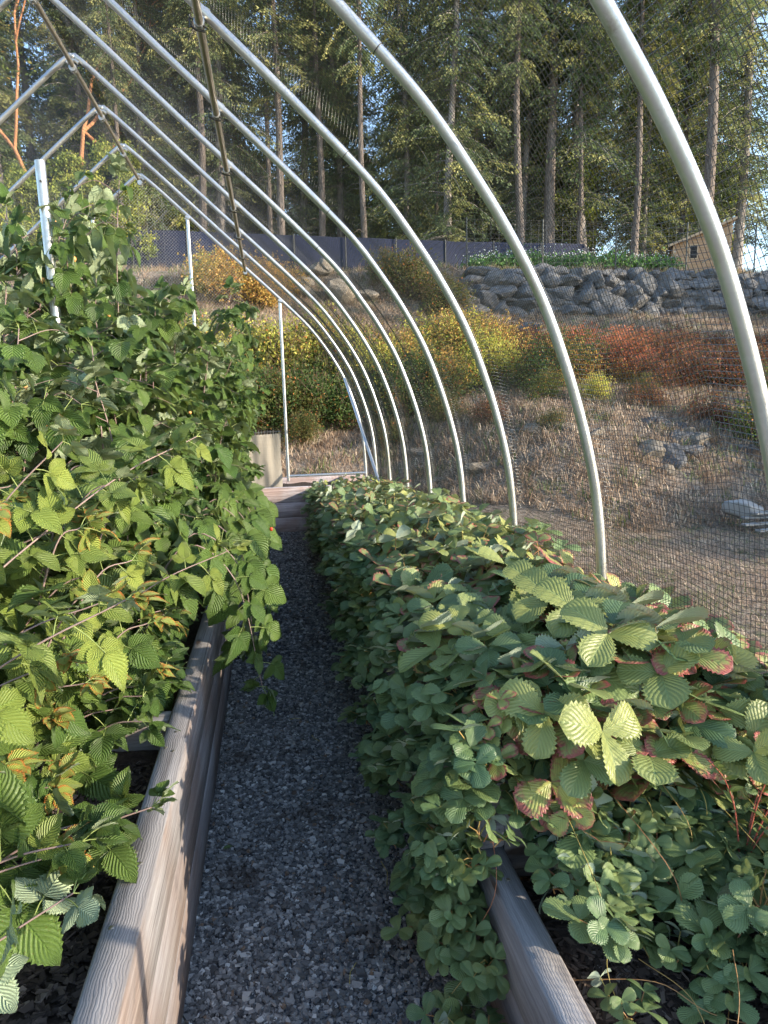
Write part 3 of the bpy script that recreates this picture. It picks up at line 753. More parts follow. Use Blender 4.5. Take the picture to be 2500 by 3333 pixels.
def berry(mb, p, s, r, green=0):
    V = []; n = 7
    for i_ in range(n + 1):
        a = PI * i_ / n
        for j_ in range(8):
            b = 2 * PI * (j_ + .5 * (i_ % 2)) / 8; rad = s * math.sin(a) * (1 + .12 * ((i_ + j_) % 2))
            V.append((p[0] + rad * math.cos(b), p[1] + rad * math.sin(b), p[2] + s * 1.15 * math.cos(a) * (1.1 if a > PI / 2 else .85)))
    F = [[i_ * 8 + j_, i_ * 8 + (j_ + 1) % 8, (i_ + 1) * 8 + (j_ + 1) % 8, (i_ + 1) * 8 + j_] for i_ in range(n) for j_ in range(8)]
    mb.add(V, F, None, (r.rand(), green, 0))
def cane(lv, st, br, P, r, size=.11, step=.085, start=.1, droop=.6, young=0, face=None, tipy=0., radius=.0055, berries=0, five=.3, colv=(.2, .8)):
    P = catmull(np.asarray(P, float), 6); d = np.concatenate([[0], np.cumsum(np.linalg.norm(np.diff(P, axis=0), axis=1))]); L = d[-1]
    tube(st, P, np.linspace(radius, radius * .45, len(P)), 6, (0, 0, 0), cap=False)
    s = start * L; az = r.rand() * 6.28
    while s < L:
        f = s / L
        p = np.array([np.interp(s, d, P[:, k]) for k in range(3)]); t = nrm(np.array([np.interp(min(s + .05, L), d, P[:, k]) for k in range(3)]) - np.array([np.interp(max(s - .05, 0), d, P[:, k]) for k in range(3)]))
        az += 2.4 + r.randn() * .3
        a = nrm(np.cross(t, UP + .01)); b = np.cross(a, t)
        o = a * math.cos(az) + b * math.sin(az) + t * .35 + UP * .15
        y = max(0, (f - .82) / .18) ** 1.5 * tipy
        sz = size * r.uniform(.75, 1.2) * (1 - .45 * max(0, (f - .8) / .2))
        c = (np.clip(r.uniform(*colv), 0, 1), max(0, y - .35) * 1.3, np.clip(young + y * .8 + r.rand() * .12, 0, 1))
        compound(lv, st, p, o, sz, r, c, droop * r.uniform(.6, 1.4), r.rand() < five, face)
        if berries and f > .45 and r.rand() < berries:
            q = p + nrm(o) * r.uniform(.05, .12); k = r.randint(1, 4)
            for _ in range(k):
                e = q + r.randn(3) * .022 + (0, 0, -.02)
                tube(st, [p, (p + e) / 2 + (0, 0, .02), e + (0, 0, .01)], .0011, 3, (.8, 0, 0), cap=False)
                br.append((tuple(e), r.uniform(.9, 1.25) * (1.0 if r.rand() < .75 else .75), int(r.rand() < .3)))
        s += step * r.uniform(.7, 1.3)
    # tip tuft
    for _ in range(3):
        o = nrm(t + r.randn(3) * .5); compound(lv, st, P[-1], o, size * .55, r, (r.rand(), max(0, tipy - .3) * 1.3, np.clip(young + tipy, 0, 1)), .2)

def rasp_bush(seed, T, hgt=2.15, spread=.28, nc=4, size=.163, step=.098, berries=.035):
    r = np.random.RandomState(seed); lv = Leaves(T); st = MB(); br = []
    for c in range(nc):
        b = np.array([r.randn() * .09, r.randn() * .09, 0]); a = r.rand() * 6.28; h = hgt * r.uniform(.72, 1.04)
        sp = spread * r.uniform(.3, 1.2); o = np.array([math.cos(a), math.sin(a), 0])
        P = [b, b + o * sp * .3 + (0, 0, h * .4), b + o * sp * .7 + (0, 0, h * .8), b + o * sp * 1.25 + (0, 0, h)]
        cane(lv, st, br, P, r, size, step, .12, 1.3, .0, face='radial', berries=berries, colv=(0, .65))
        PP_ = catmull(np.array(P), 6)
        for f in np.arange(.25, .98, .09):       # fruiting side shoots
            p = PP_[int(f * (len(PP_) - 1))]; a2 = r.rand() * 6.28; o2 = np.array([math.cos(a2), math.sin(a2), .25]); l = r.uniform(.16, .34)
            Q = [p, p + o2 * l * .5 + (0, 0, .03), p + o2 * l + (0, 0, -.05)]
            cane(lv, st, br, Q, r, size * .82, .085, .3, 1.3, .05, face='radial', berries=berries * 2, radius=.003, colv=(.0, .8))
    fol = MB(); lv.flush(fol, r)
    return fol, st, br
def make_plant(name, parts, loc=(0, 0, 0), rz=0):
    e = empty(name, loc, rz); kids = []
    for nm, m, mat in parts:
        if isinstance(m, list):
            for (p, sc, g) in m[:14]:
                b = bpy.data.objects.new('berry', BERRY[g]); COL.objects.link(b); b.parent = e; b.location = p; b.scale = (sc,) * 3; kids.append(b)
        elif m.n: kids.append(m.obj(nm, mat, e))
    return e, kids
BERRY = []
for g_ in range(2):
    m = MB(); berry(m, (0, 0, 0), .0115, np.random.RandomState(g_), g_); o_ = m.obj('berry', M_berry); BERRY.append(o_.data); bpy.data.objects.remove(o_)
rb_src = []
for q in range(7):
    f, s, b = rasp_bush(100 + q, T_R_mid, hgt=2.05 + .1 * (q % 3))
    rb_src.append(make_plant('raspberry_bush', [('foliage', f, M_rasp), ('canes', s, M_cane), ('berries', b, M_berry)]))
used = [0] * 7
spots = []
r = np.random.RandomState(5)
y = 3.15; c = 0
while y < 10.0:
    for x in (-1.30, -.80):
        spots.append((x + r.randn() * .07 + (.12 if y > 6 else 0), y + r.randn() * .06 + (.15 if x > -1 else 0), r.uniform(.92, 1.08) * ((1.20 if 3.9 < y < 5.4 else (.88 if y <= 3.9 else .95)) if x < -1 else (.82 if y < 4.2 else .83))))
    y += .36
for k in range(6): spots.append((-1.75 + r.randn() * .1, 3.6 + k * .8, 1.0))
for i_, (x, y, sc) in enumerate(spots):
    q = i_ % 7; root, kids = rb_src[q]
    if i_ < 7: o = root; o.location = (x, y, .55); o.rotation_euler = (0, 0, r.rand() * 6.28); o.scale = (1, 1, sc)
    else: o = dup(root, kids, (x, y, .55), r.rand() * 6.28, (1, 1, sc))
    tag(o, 'tall leafy raspberry bush with golden berries in the dense hedge on the left', 'raspberry bush', 'raspberry bushes in the left hedge')

# near canes arching towards the path (each built for its place)
M_names = []
def near_cane(P, label, size=.125, step=.075, droop=.35, young=.25, tipy=1., seed=0, face=None, T=None, start=.12, colv=(.15, 1), five=.35, radius=.0045, berries=0):
    r = np.random.RandomState(seed); lv = Leaves(T or T_R_hi); st = MB(); br = []
    P = np.array(P, float); o = P[0].copy()
    cane(lv, st, br, P - o, r, size, step, start, droop, young, face, tipy, radius, berries, five, colv)
    fol = MB(); lv.flush(fol, r)
    e, k = make_plant('raspberry_cane', [('foliage', fol, M_rasp), ('stem', st, M_cane), ('berries', br, M_berry)], tuple(o))
    tag(e, label, 'raspberry cane', 'arching raspberry canes near the camera'); return e
FC = np.array([.35, -.55, .8])
NEAR_EXTRA = [((-1.25, 1.9), (-.80, 2.05, 1.62)), ((-1.3, 2.2), (-.95, 2.3, 1.72)), ((-1.2, 1.7), (-.62, 1.9, 1.22)), ((-1.3, 1.9), (-.52, 2.05, 1.34)), ((-1.4, 2.4), (-.72, 2.5, 1.5))]
NEAR = [
 ([(-1.3, 2.0, .55), (-1.15, 2.0, 1.3), (-.98, 2.05, 1.75), (-.83, 2.1, 1.98)], 'raspberry cane whose orange tip rises highest, leaning against the dark hedge', .12, 1.0, 1),
 ([(-1.45, 2.3, .55), (-1.15, 2.25, 1.2), (-.85, 2.3, 1.6), (-.66, 2.35, 1.80)], 'raspberry cane with a red orange star tip just right of the highest one', .12, 1.0, 2),
 ([(-1.35, 1.5, .55), (-1.0, 1.6, 1.05), (-.68, 1.75, 1.28), (-.40, 1.85, 1.40)], 'long arching raspberry cane with a pink tinged tip over the timber edge', .125, 1.0, 3),
 ([(-1.5, 1.8, .55), (-1.05, 2.0, 1.2), (-.6, 2.5, 1.62), (-.3, 2.9, 1.78)], 'long purple raspberry cane slanting up to the right across the hedge', .12, .6, 4),
 ([(-1.2, 2.6, .55), (-.85, 2.6, .95), (-.5, 2.75, 1.2), (-.2, 2.9, 1.3)], 'raspberry cane with dull bronze leaves at its tip beside the path', .12, .6, 5),
]
for k, (P, lab, sz, ty, sd) in enumerate(NEAR): near_cane(P, lab, sz, tipy=ty, seed=sd, face=FC, young=.35, step=.06)
for k, (b, t) in enumerate(NEAR_EXTRA):
    P = [(b[0], b[1], .55), (b[0] * .7 + t[0] * .3, b[1] * .7 + t[1] * .3, .55 + (t[2] - .55) * .55), (b[0] * .3 + t[0] * .7, b[1] * .3 + t[1] * .7, .55 + (t[2] - .55) * .9), t]
    near_cane(P, 'sunlit raspberry cane with a golden orange young tip at mid height', .115, tipy=1.0, seed=440 + k, face=FC, young=.4, step=.06)
r = np.random.RandomState(77)
for k in range(66):
    x0 = r.uniform(-1.6, -.85); y0 = r.uniform(1.35, 3.3)
    if k >= 52: x0 = r.uniform(-1.1, -.7); y0 = r.uniform(2.3, 3.4)
    h = r.uniform(.45, 1.15) if k < 32 else r.uniform(.18, .55) * (1.0 if y0 > 1.8 else .8); reach = r.uniform(.15, .55) + (.15 if k >= 32 else 0)
    x1 = min(x0 + reach, -.50); dy = r.uniform(-.15, .25)
    P = [(x0, y0, .55), (x0 + (x1 - x0) * .3, y0 + dy * .3, .55 + h * .6), (x0 + (x1 - x0) * .7, y0 + dy * .7, .55 + h * .95), (x1, y0 + dy, .55 + h)]
    near_cane(P, 'green raspberry cane in the sunlit thicket at the left front, leaf colour shaded when low', r.uniform(.105, .145), tipy=(.95 if r.rand() < .22 else 0), seed=200 + k, face=FC, young=r.uniform(.0, .60) * min(1, max(.15, (h - .3) / .6)), step=.072, colv=(.1, .95) if h > .6 else (0, .6), start=.2)  # low canes get darker, less yellow leaves: shade put into the colour
for k in range(11):       # canes hanging over the path beyond the bare stretch of timber
    y0 = 3.15 + k * .32
    P = [(-.75, y0, .6), (-.45, y0 + .02, 1.25), (-.20, y0 + .05, 1.1), (-.10 - .04 * (k % 3), y0 + .08, .55 + .15 * (k % 2))]
    near_cane(P, 'raspberry cane drooping over the timber edge onto the path', .145, tipy=.0, seed=300 + k, young=.05, droop=1.1, colv=(.1, .7), T=T_R_hi, face=np.array([.8, -.5, .3]), step=.06)
# low shoot by the timber whose leaves show their pale undersides
near_cane([(-.86, 1.42, .57), (-.78, 1.44, .67), (-.66, 1.47, .74), (-.50, 1.53, .80)], 'low raspberry shoot showing pale silvery leaf undersides beside the timber', .115, tipy=0, seed=401, young=.1, droop=.1, face=np.array([-.3, .75, -.75]), step=.07)
near_cane([(-.80, 1.75, .57), (-.66, 1.8, .70), (-.52, 1.85, .76), (-.38, 1.87, .79)], 'low green raspberry shoot lying across the top of the timber', .10, tipy=0, seed=402, young=.1, droop=.2, face=UP)
for k, (P, lab) in enumerate((
  ([(-1.02, 1.05, .57), (-.90, 1.04, .68), (-.78, 1.06, .73), (-.66, 1.10, .72)], 'raspberry shoot spreading dark leaves over the bare soil at the left front'),
  ([(-1.00, .84, .57), (-.88, .84, .68), (-.76, .86, .72), (-.66, .88, .70)], 'lowest raspberry shoot in the bottom left corner of the bed'),
  ([(-1.15, 1.3, .57), (-1.02, 1.26, .76), (-.88, 1.25, .86), (-.74, 1.26, .86)], 'raspberry shoot with long toothed leaves above the bare soil'))):
    near_cane(P, lab, .105, tipy=0, seed=410 + k, young=.05, droop=.35, face=UP + FC * .3, step=.06)

# ------------------------------------------------------------------ strawberries
def straw_plant(seed, T, nl=12, size=(.07, .10), pet=(.10, .22), red=.3, young=.2, spread=1.0, lean=None, colv=(.2, .8)):
    r = np.random.RandomState(seed); lv = Leaves(T); st = MB()
    for k in range(nl):
        a = k * 2.4 + r.randn() * .4; ro = math.sqrt((k + .5) / nl) * spread
        o = np.array([math.cos(a) * ro, math.sin(a) * ro, r.uniform(.7, 1.2) * (1.25 - .6 * ro)])
        if lean is not None: o = o + lean
        o = nrm(o); L = r.uniform(*pet); b = np.array([r.randn() * .015, r.randn() * .015, 0])
        e = b + o * L + np.array([0, 0, -.15 * L * ro]); md = b + o * L * .5 + (0, 0, .08 * L)
        rr = r.rand() < .5
        tube(st, [b, md, e], [.0022, .0018, .0014], 4, (r.rand() * .6 + .2 * rr, 0, 0), cap=False)
        hor = nrm(np.array([math.cos(a), math.sin(a), .0]) + (0 if lean is None else lean * .8))
        nn = nrm(UP * .9 + hor * r.uniform(-.1, .85) + r.randn(3) * .26)
        d = nrm(hor + UP * r.uniform(-.25, .35)); d = nrm(d - np.dot(d, nn) * nn); sd = np.cross(d, nn)
        s = r.uniform(*size); g_ = np.clip(r.uniform(-.6, 1.0) * 2 * red, 0, 1)
        if r.rand() < red * .06: g_ = 1
        y_ = np.clip(young * r.uniform(0, 2) + .3 * g_ * young, 0, .85)
        col = (r.uniform(*colv), g_, y_)
        for ang, ssz in ((0, 1.), (1.75, .92), (-1.75, .92)):
            dd = rot_about(d, nn, ang + r.randn() * .12); dd = nrm(dd + nn * r.uniform(.0, .5))
            n2 = nrm(nn - dd * np.dot(nn, dd) + r.randn(3) * .12)
            lv.put(e, dd, n2, s * ssz * r.uniform(.9, 1.08), col)
    fol = MB(); lv.flush(fol, r, (.88, 1.12)); return fol, st
def sources(name, specs, ):
    out = []
    for kw in specs:
        f, s = straw_plant(**kw); out.append(make_plant(name, [('foliage', f, M_straw), ('leaf_stalks', s, M_runner)]))
    return out
class Placer:
    def __init__(s, src): s.src = src; s.i = 0
    def put(s, loc, rz, sc, label, group, q=None, rx=0, ry=0):
        q = s.i % len(s.src) if q is None else q; root, kids = s.src[q]; s.i += 1
        if not root.get('label'):
            o = root; o.location = loc; o.rotation_euler = (rx, ry, rz); o.scale = (sc,) * 3
        else: o = dup(root, kids, loc, rz, sc, rx, ry)
        tag(o, label, 'strawberry plant', group); return o
big = Placer(sources('strawberry_plant', [dict(seed=500 + k, T=T_S_hi, nl=10, size=(.105, .175), pet=(.08, .20), red=(.95, .5, .75)[k % 3], young=(.5, .2, .35)[k % 3], spread=.9, colv=(.1, 1)) for k in range(6)]))
med = Placer(sources('strawberry_plant', [dict(seed=520 + k, T=T_S_mid, nl=14, size=(.065, .100), pet=(.08, .20), red=(.95, .5, .7)[k % 3], young=(.7, .2, .5)[k % 3], spread=1.0, colv=(.1, 1)) for k in range(6)]))
small = Placer(sources('strawberry_plantlet', [dict(seed=540 + k, T=T_S_hi, nl=7, size=(.045, .075), pet=(.03, .09), red=.03, young=.12, spread=1.0, colv=(.4, 1)) for k in range(6)]))
hang = Placer(sources('strawberry_plant', [dict(seed=560 + k, T=T_S_mid, nl=12, size=(.055, .085), pet=(.05, .14), red=.08, young=.10, spread=1.0, lean=np.array([-.9, -.25, .25]), colv=(.0, .7)) for k in range(5)]))
r = np.random.RandomState(21)
y = 2.05
while y < 9.75:
    for x in np.arange(.71, 1.47 if y > 2.9 else 1.78, .19 if y < 3.4 else .235):
        xx = x + r.randn() * .03; yy = y + r.randn() * .04
        mound = (.11 - .10 * smooth((yy - 7.6) / 1.6) + .21 * smooth((7.5 - yy) / 3.5)) * (.45 + .55 * math.sin(PI * min(1, max(0, (xx - .5) / 1.3)))) + .05 * vnoise(xx, yy, 3.5, 12)
        near = yy < 3.4
        if near: big.put((xx, yy, .61 + mound + r.rand() * .04), r.rand() * 6.28, r.uniform(.85, 1.12), 'large strawberry plant with red edged leaves in the near part of the raised bed', 'large strawberry plants at the near end')
        else: med.put((xx, yy, .62 + mound + r.rand() * .05), r.rand() * 6.28, r.uniform(1.1, 1.4) * (1 - .22 * smooth((yy - 7.6) / 1.6)), 'strawberry plant in the dense mat filling the right raised bed', 'strawberry plants in the mat')
    y += .21 if y < 3.4 else .27
for k, x in enumerate(np.arange(.72, 1.85, .14)):      # row hanging over the step board towards the camera
    for z, yy in ((.84, 1.98), (.68, 1.90), (.50, 1.84)):
        if x < .84 and z < .6: continue
        (big if k % 2 else med).put((x + r.randn() * .02, yy + r.randn() * .02, z + r.randn() * .03), r.rand() * 6.28, r.uniform(.75, .95), 'strawberry plant leaning over the step board at the near end of the mat', 'strawberry plants over the step board', rx=.55)
for k, (x, yy, z) in enumerate(((.92, 1.90, .80), (1.10, 1.86, .74), (1.28, 1.90, .80), (1.46, 1.84, .76), (1.64, 1.9, .82), (1.02, 1.95, .66), (1.2, 1.94, .62), (1.38, 1.93, .66), (1.56, 1.92, .66), (1.3, 2.1, .90), (1.0, 2.15, .88))):
    big.put((x, yy, z), k * 1.7, 1.0, 'broad leaved strawberry plant at the front face of the mat above the mulch', 'broad strawberry plants on the front face', rx=.45)
y = 1.95
while y < 9.5:
    for z in (.80, .66, .44, .20):
        if (z < .3 and r.rand() < .3) or (z > .75 and y > 6): continue
        bul = .10 * smooth((6 - y) / 3)
        if z > .6: bul = bul * .4 - .06 * (z > .75)
        hang.put((.585 - bul - max(0, (.6 - z)) * .12 + r.randn() * .02, y + r.randn() * .06, z + r.randn() * .03), r.randn() * .35, r.uniform(.85, 1.25) * (1.1 if z > .5 else .9) * (1 if y < 4 else 1.25), 'strawberry plant spilling down the path side of the right bed', 'strawberry plants spilling over the timber')
    y += .22 if y < 4 else .30
# small daughter plants on runners at the near end
NS = [(.72, 1.88, .62), (.80, 1.80, .52), (.92, 1.84, .60), (1.03, 1.78, .52), (1.15, 1.84, .58), (1.28, 1.80, .55), (1.40, 1.85, .60), (.78, 1.68, .50), (.96, 1.68, .44), (1.10, 1.64, .48), (1.22, 1.70, .46),
      (.84, 1.52, .46), (.99, 1.50, .40), (1.30, 1.62, .50), (1.42, 1.66, .52), (1.16, 1.50, .42), (1.28, 1.45, .46), (1.40, 1.48, .52), (1.06, 1.36, .38), (1.22, 1.30, .42), (1.36, 1.30, .48),
      (1.12, 1.20, .37), (1.27, 1.14, .42), (1.05, 1.06, .38), (1.17, 1.02, .44), (.80, 1.38, .38), (1.40, 1.12, .50), (1.45, 1.75, .66), (1.48, 1.55, .62), (1.5, 1.38, .6), (1.30, 1.02, .46),
      (.56, 1.88, .58), (.55, 1.90, .46), (.52, 1.82, .36), (.55, 1.72, .26), (.48, 1.82, .22), (.53, 1.92, .32), (.50, 1.60, .12), (.46, 1.74, .08), (.57, 2.0, .70), (1.62, 1.75, .66), (1.68, 1.6, .6), (1.72, 1.9, .7), (.46, 1.95, .12), (.44, 2.1, .1)]
_r = np.random.RandomState(88)
for _ in range(34):
    x = _r.uniform(1.0, 1.75); y_ = _r.uniform(1.15 + max(0, 1.3 - x) * 1.4, 1.95); NS.append((x, y_, .36 + max(0, (x - 1.0)) * .25 + max(0, y_ - 1.5) * .4 + _r.rand() * .05))
for _ in range(30):
    x = _r.uniform(.80, 1.75); NS.append((x, _r.uniform(1.45, 1.95), .40 + max(0, (x - 1.0)) * .22 + _r.rand() * .12))
for _ in range(16):
    NS.append((_r.uniform(.46, .57), _r.uniform(1.78, 2.15), _r.uniform(.08, .6)))
for k, (x, y_, z) in enumerate(NS):
    lab = 'small strawberry plantlet on a runner over the mulch at the near end of the bed' if x > .68 else 'small strawberry plantlet dangling outside the low timber beside the gravel'
    small.put((x + r.randn() * .012, y_ + r.randn() * .012, z), r.rand() * 6.28, r.uniform(.85, 1.3), lab, 'strawberry plantlets on runners' if x > .68 else 'plantlets dangling by the gravel', rx=r.randn() * .2, ry=r.randn() * .2 - (.5 if x < .65 else 0))
    
# runners
rr = np.random.RandomState(31)
RUN = []
for k in range(10):
    x, y_, z = NS[(k * 5) % 42]
    top = np.array([min(1.48, max(.62, x + rr.randn() * .12)), 1.95 + rr.rand() * .1, .66 + rr.rand() * .1])
    end = np.array([x, y_, z - .01]); mid = (top + end) / 2 + np.array([rr.randn() * .03, -.10 - rr.rand() * .05, .04]); low = end * .75 + top * .25 + np.array([rr.randn() * .02, -.06, -.03])
    RUN.append(catmull(np.array([top, mid, low, end]), 6))
for a, b in (((.70, 1.5, .39), (1.15, 1.25, .40)), ((1.2, 1.55, .40), (.98, 1.2, .37)), ((.9, 1.5, .42), (1.0, 1.1, .36)), ((1.25, 1.3, .42), (.92, .95, .37)), ((.54, 1.7, .30), (.40, 1.75, .05)), ((.5, 1.6, .10), (.34, 1.55, .03)), ((1.1, 1.4, .5), (.88, 1.05, .37))):
    a, b = np.array(a), np.array(b); RUN.append(catmull(np.array([a, a * .6 + b * .4 + (.02, .02, .03), a * .3 + b * .7 + (-.02, 0, .01), b]), 6))
for k, P in enumerate(RUN):
    m = MB(); o = P[0].copy(); tube(m, P - o, np.full(len(P), .0012), 5, (rr.rand() if rr.rand() < .5 else .1, 0, 0), cap=False)
    ob = m.obj('strawberry_runner', M_runner); ob.location = o
    tag(ob, 'thin bare strawberry runner trailing from the near end of the mat', 'runner', 'strawberry runners')
# blueberry twigs at the right edge
def blueberry(seed):
    r = np.random.RandomState(seed); lv = Leaves(T_B); st = MB()
    for c in range(6):
        a = r.rand() * 6.28; h = r.uniform(.3, .55); o = np.array([math.cos(a), math.sin(a), 0]) * r.uniform(.08, .22)
        P = catmull(np.array([(0, 0, 0), o * .3 + (0, 0, h * .5), o * .7 + (0, 0, h * .8), o * 1.2 + (0, 0, h)]), 5)
        tube(st, P, np.linspace(.0028, .0012, len(P)), 5, (1, 0, 0), cap=False)
        for f in np.arange(.25, 1, .06):
            p = P[int(f * (len(P) - 1))]; b = r.rand() * 6.28; d = nrm(np.array([math.cos(b), math.sin(b), .7]))
            lv.put(p, d, UP + r.randn(3) * .4, r.uniform(.03, .05), (r.rand(), float(r.rand() < .4) * r.rand(), r.rand() * .7))
    f = MB(); lv.flush(f, r, (.7, .9)); return f, st
for k, (x, y_, z) in enumerate(((1.38, 1.42, .40), (1.33, 1.68, .48))):
    f, s = blueberry(60 + k); e, _ = make_plant('blueberry_bush', [('foliage', f, M_blue), ('stems', s, M_runner)], (x, y_, z))
    tag(e, ('small blueberry bush with reddish leaves at the right edge of the near bed', 'taller thin blueberry bush with red stems behind the first one at the right edge')[k], 'blueberry bush')
# drip line in the mulch, pebble, fallen leaf
m = MB(); P = catmull(np.array([(.72, 1.92, .36), (.88, 1.70, .362), (1.05, 1.50, .36), (1.3, 1.35, .36), (1.5, 1.2, .36)]), 6); tube(m, P, .008, 10)
tag(m.obj('drip_pipe', simple('black_plastic', (.012, .012, .013), .4)), 'black plastic drip irrigation pipe lying on the mulch', 'pipe')
def rock_mesh(seed, sub=3, planes=12, squash=(1, 1, 1), noise=.05):
    r = np.random.RandomState(seed); bm = bmesh.new(); bmesh.ops.create_icosphere(bm, subdivisions=sub, radius=1)
    V = np.array([v.co[:] for v in bm.verts]); F = np.array([[v.index for v in f.verts] for f in bm.faces]); bm.free()
    for _ in range(planes):
        n = nrm(r.randn(3)); d = r.uniform(.55, .88); dot = V @ n; V = V - np.outer(np.maximum(dot - d, 0), n)
    ph = r.rand(3) * 6; V = V * (1 + noise * np.sin(V[:, [1, 2, 0]] * 5 + ph) + noise * .5 * np.sin(V[:, [2, 0, 1]] * 13 + ph))
    return V * np.array(squash), F
V, F = rock_mesh(3, 3, 7, (.024, .034, .02), .03); m = MB(); m.add(V, F)
o = m.obj('pebble', simple('pebble_stone', (.24, .20, .17), .7, 0, .4, .2, 60)); o.location = (.487, 1.79, .016); tag(o, 'smooth grey brown pebble lying on the gravel beside the right timber', 'pebble')
for k, (x, y_, z, lab) in enumerate(((-.29, 2.78, .02, 'curled grey green fallen leaf on the gravel beside the left timber'), (.05, 1.5, .015, 'tiny brown dead leaf lying on the middle of the gravel'))):
    m = MB(); lv = Leaves(T_B); lv.put(np.zeros(3), np.array([.8, .3, .1]), np.array([0, -.3, 1.]), .045 if k == 0 else .02, (.4, .4 * k, .1)); lv.flush(m, rs)
    o = m.obj('fallen_leaf', M_blue if k == 0 else M_chip); o.location = (x, y_, z); tag(o, lab, 'fallen leaf')
r = np.random.RandomState(91)
for k in range(16):
    m = MB(); lv = Leaves(T_R_mid if k % 3 else T_B); lv.put(np.zeros(3), nrm(r.randn(3) * (1, 1, .1)), nrm(np.array([r.randn() * .3, r.randn() * .3, 1.])), r.uniform(.018, .04), (r.rand() * .4, r.rand(), 0)); lv.flush(m, r)
    o = m.obj('fallen_leaf', M_chip); o.location = (r.uniform(-.33, .55), r.uniform(1.3, 6), .022); tag(o, 'small dry brown leaf dropped on the crushed gravel', 'fallen leaf', 'dry leaves on the path')
for k in range(7):
    m = MB(); a = r.rand() * 6; L = r.uniform(.03, .08); tube(m, [(0, 0, 0), (math.cos(a) * L, math.sin(a) * L, .003), (math.cos(a + .2) * L * 2, math.sin(a + .2) * L * 2, 0)], .0014, 4, cap=False)
    o = m.obj('twig', M_runner); o.location = (r.uniform(-.3, .45), r.uniform(1.3, 4), .022); tag(o, 'thin dry twig lying on the crushed gravel', 'twig', 'dry twigs on the path')
m = MB(); berry(m, (0, 0, 0), .012, rs); o = m.obj('red_berry', simple('red_berry_skin', (.62, .05, .02), .35)); o.location = (-.03, 4.55, 1.09); tag(o, 'single red berry hanging at the hedge edge over the path', 'berry')

# ------------------------------------------------------------------ hillside shrubs
def shrub(seed, rad=1.0, hgt=1.3, n=4300, lsz=.034, tw=110):
    r = np.random.RandomState(seed); m = MB(); t = MB()
    nb = 22; bc = np.stack([r.randn(nb) * .42 * rad, r.randn(nb) * .42 * rad, r.uniform(.15, .95, nb) * hgt], 1); bc[:, 2] *= 1 - .35 * np.linalg.norm(bc[:, :2], axis=1) / rad / 1.2
    k = r.randint(0, nb, n); P = bc[k] + r.randn(n, 3) * np.array([.24, .24, .20]) * rad
    P[:, 2] = np.abs(P[:, 2])
    # upright sprigs
    ns = 60; sb = bc[r.randint(0, nb, ns)]; kk = r.randint(0, ns, n // 4); f = r.rand(n // 4)
    lean = r.randn(ns, 2) * .18
    P2 = sb[kk] + np.stack([lean[kk, 0] * f, lean[kk, 1] * f, f * .42 * hgt], 1) + r.randn(n // 4, 3) * .03
    P = np.vstack([P, P2]); N_ = len(P)
    a = nrm(r.randn(N_, 3)); b = nrm(np.cross(a, r.randn(N_, 3))); s = lsz * r.uniform(.6, 1.3, N_)[:, None]
    V = np.stack([P - a * s, P + b * s * .6, P + a * s, P - b * s * .6], 1).reshape(-1, 3)
    depth = np.clip(1 - P[:, 2] / (hgt * .9), 0, 1)
    C = np.stack([r.rand(N_), np.zeros(N_) + (r.rand(N_) < .25) * .7, r.rand(N_)], 1)
    m.add(V, np.arange(N_)[:, None] * 4 + np.arange(4)[None], None, np.repeat(C, 4, 0))
    for _ in range(tw):
        e = bc[r.randint(0, nb)] + r.randn(3) * .15; b0 = np.array([e[0] * .2, e[1] * .2, 0]); tube(t, [b0, (b0 + e) / 2 + r.randn(3) * .05, e], [.012, .008, .004], 3, cap=False)
    for q in range(ns): tube(t, [sb[q], sb[q] + (lean[q, 0], lean[q, 1], .45 * hgt)], [.005, .003], 3, cap=False)
    return m, t
sh_src = [make_plant('shrub', [('foliage', shrub(700 + k)[0], M_shrub), ('twigs', shrub(700 + k)[1], M_twig)]) for k in range(5)]
sh_used = set()
def place_shrub(x, y, sc, color, label, group, zoff=0, hs=1.0):
    q = (len(sh_used) + place_shrub.c) % 5; place_shrub.c += 1
    q = place_shrub.c % 5; root, kids = sh_src[q]; z = float(ground(x, y)) - .05 + zoff
    if q not in sh_used:
        sh_used.add(q); o = root; o.location = (x, y, z); o.scale = (sc, sc, sc * hs)
        for k in kids: k.color = (*color, 1)
    else: o = dup(root, kids, (x, y, z), random.random() * 6.28, (sc, sc, sc * hs), color=(*color, 1))
    tag(o, label, 'shrub', group); return o
place_shrub.c = 0
r = np.random.RandomState(41)
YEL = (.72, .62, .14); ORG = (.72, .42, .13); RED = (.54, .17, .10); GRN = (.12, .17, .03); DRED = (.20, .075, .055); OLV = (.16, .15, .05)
for k in range(54):       # yellow-green rose thicket
    x = r.uniform(-5.0, 6.8); y = r.uniform(16.4, 19.9) - .10 * max(0, x - 2)
    c = YEL if r.rand() < .7 else (GRN if r.rand() < .6 else OLV)
    if x > 3.2: c = (ORG, YEL, RED, OLV)[int(r.choice(4, p=[.40, .50, .05, .05] if x < 5.2 else [.5, .25, .25, .0]))]
    c = tuple(np.array(c) * r.uniform(.75, 1.2))
    place_shrub(x, y, r.uniform(.8, 1.3) * (1 - .035 * max(0, x)), c, 'bushy yellow green wild rose in the sunlit thicket on the slope', 'yellow green thicket shrubs')
for k in range(22):       # lower front, thicket shade put into dark green leaf colour
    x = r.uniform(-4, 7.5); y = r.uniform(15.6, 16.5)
    place_shrub(x, y, r.uniform(.75, 1.05), tuple(np.array((.10, .14, .04)) * r.uniform(.8, 1.2)), 'shrub along the lower edge of the thicket, its shade put into dark green leaves', 'dark green thicket shrubs')
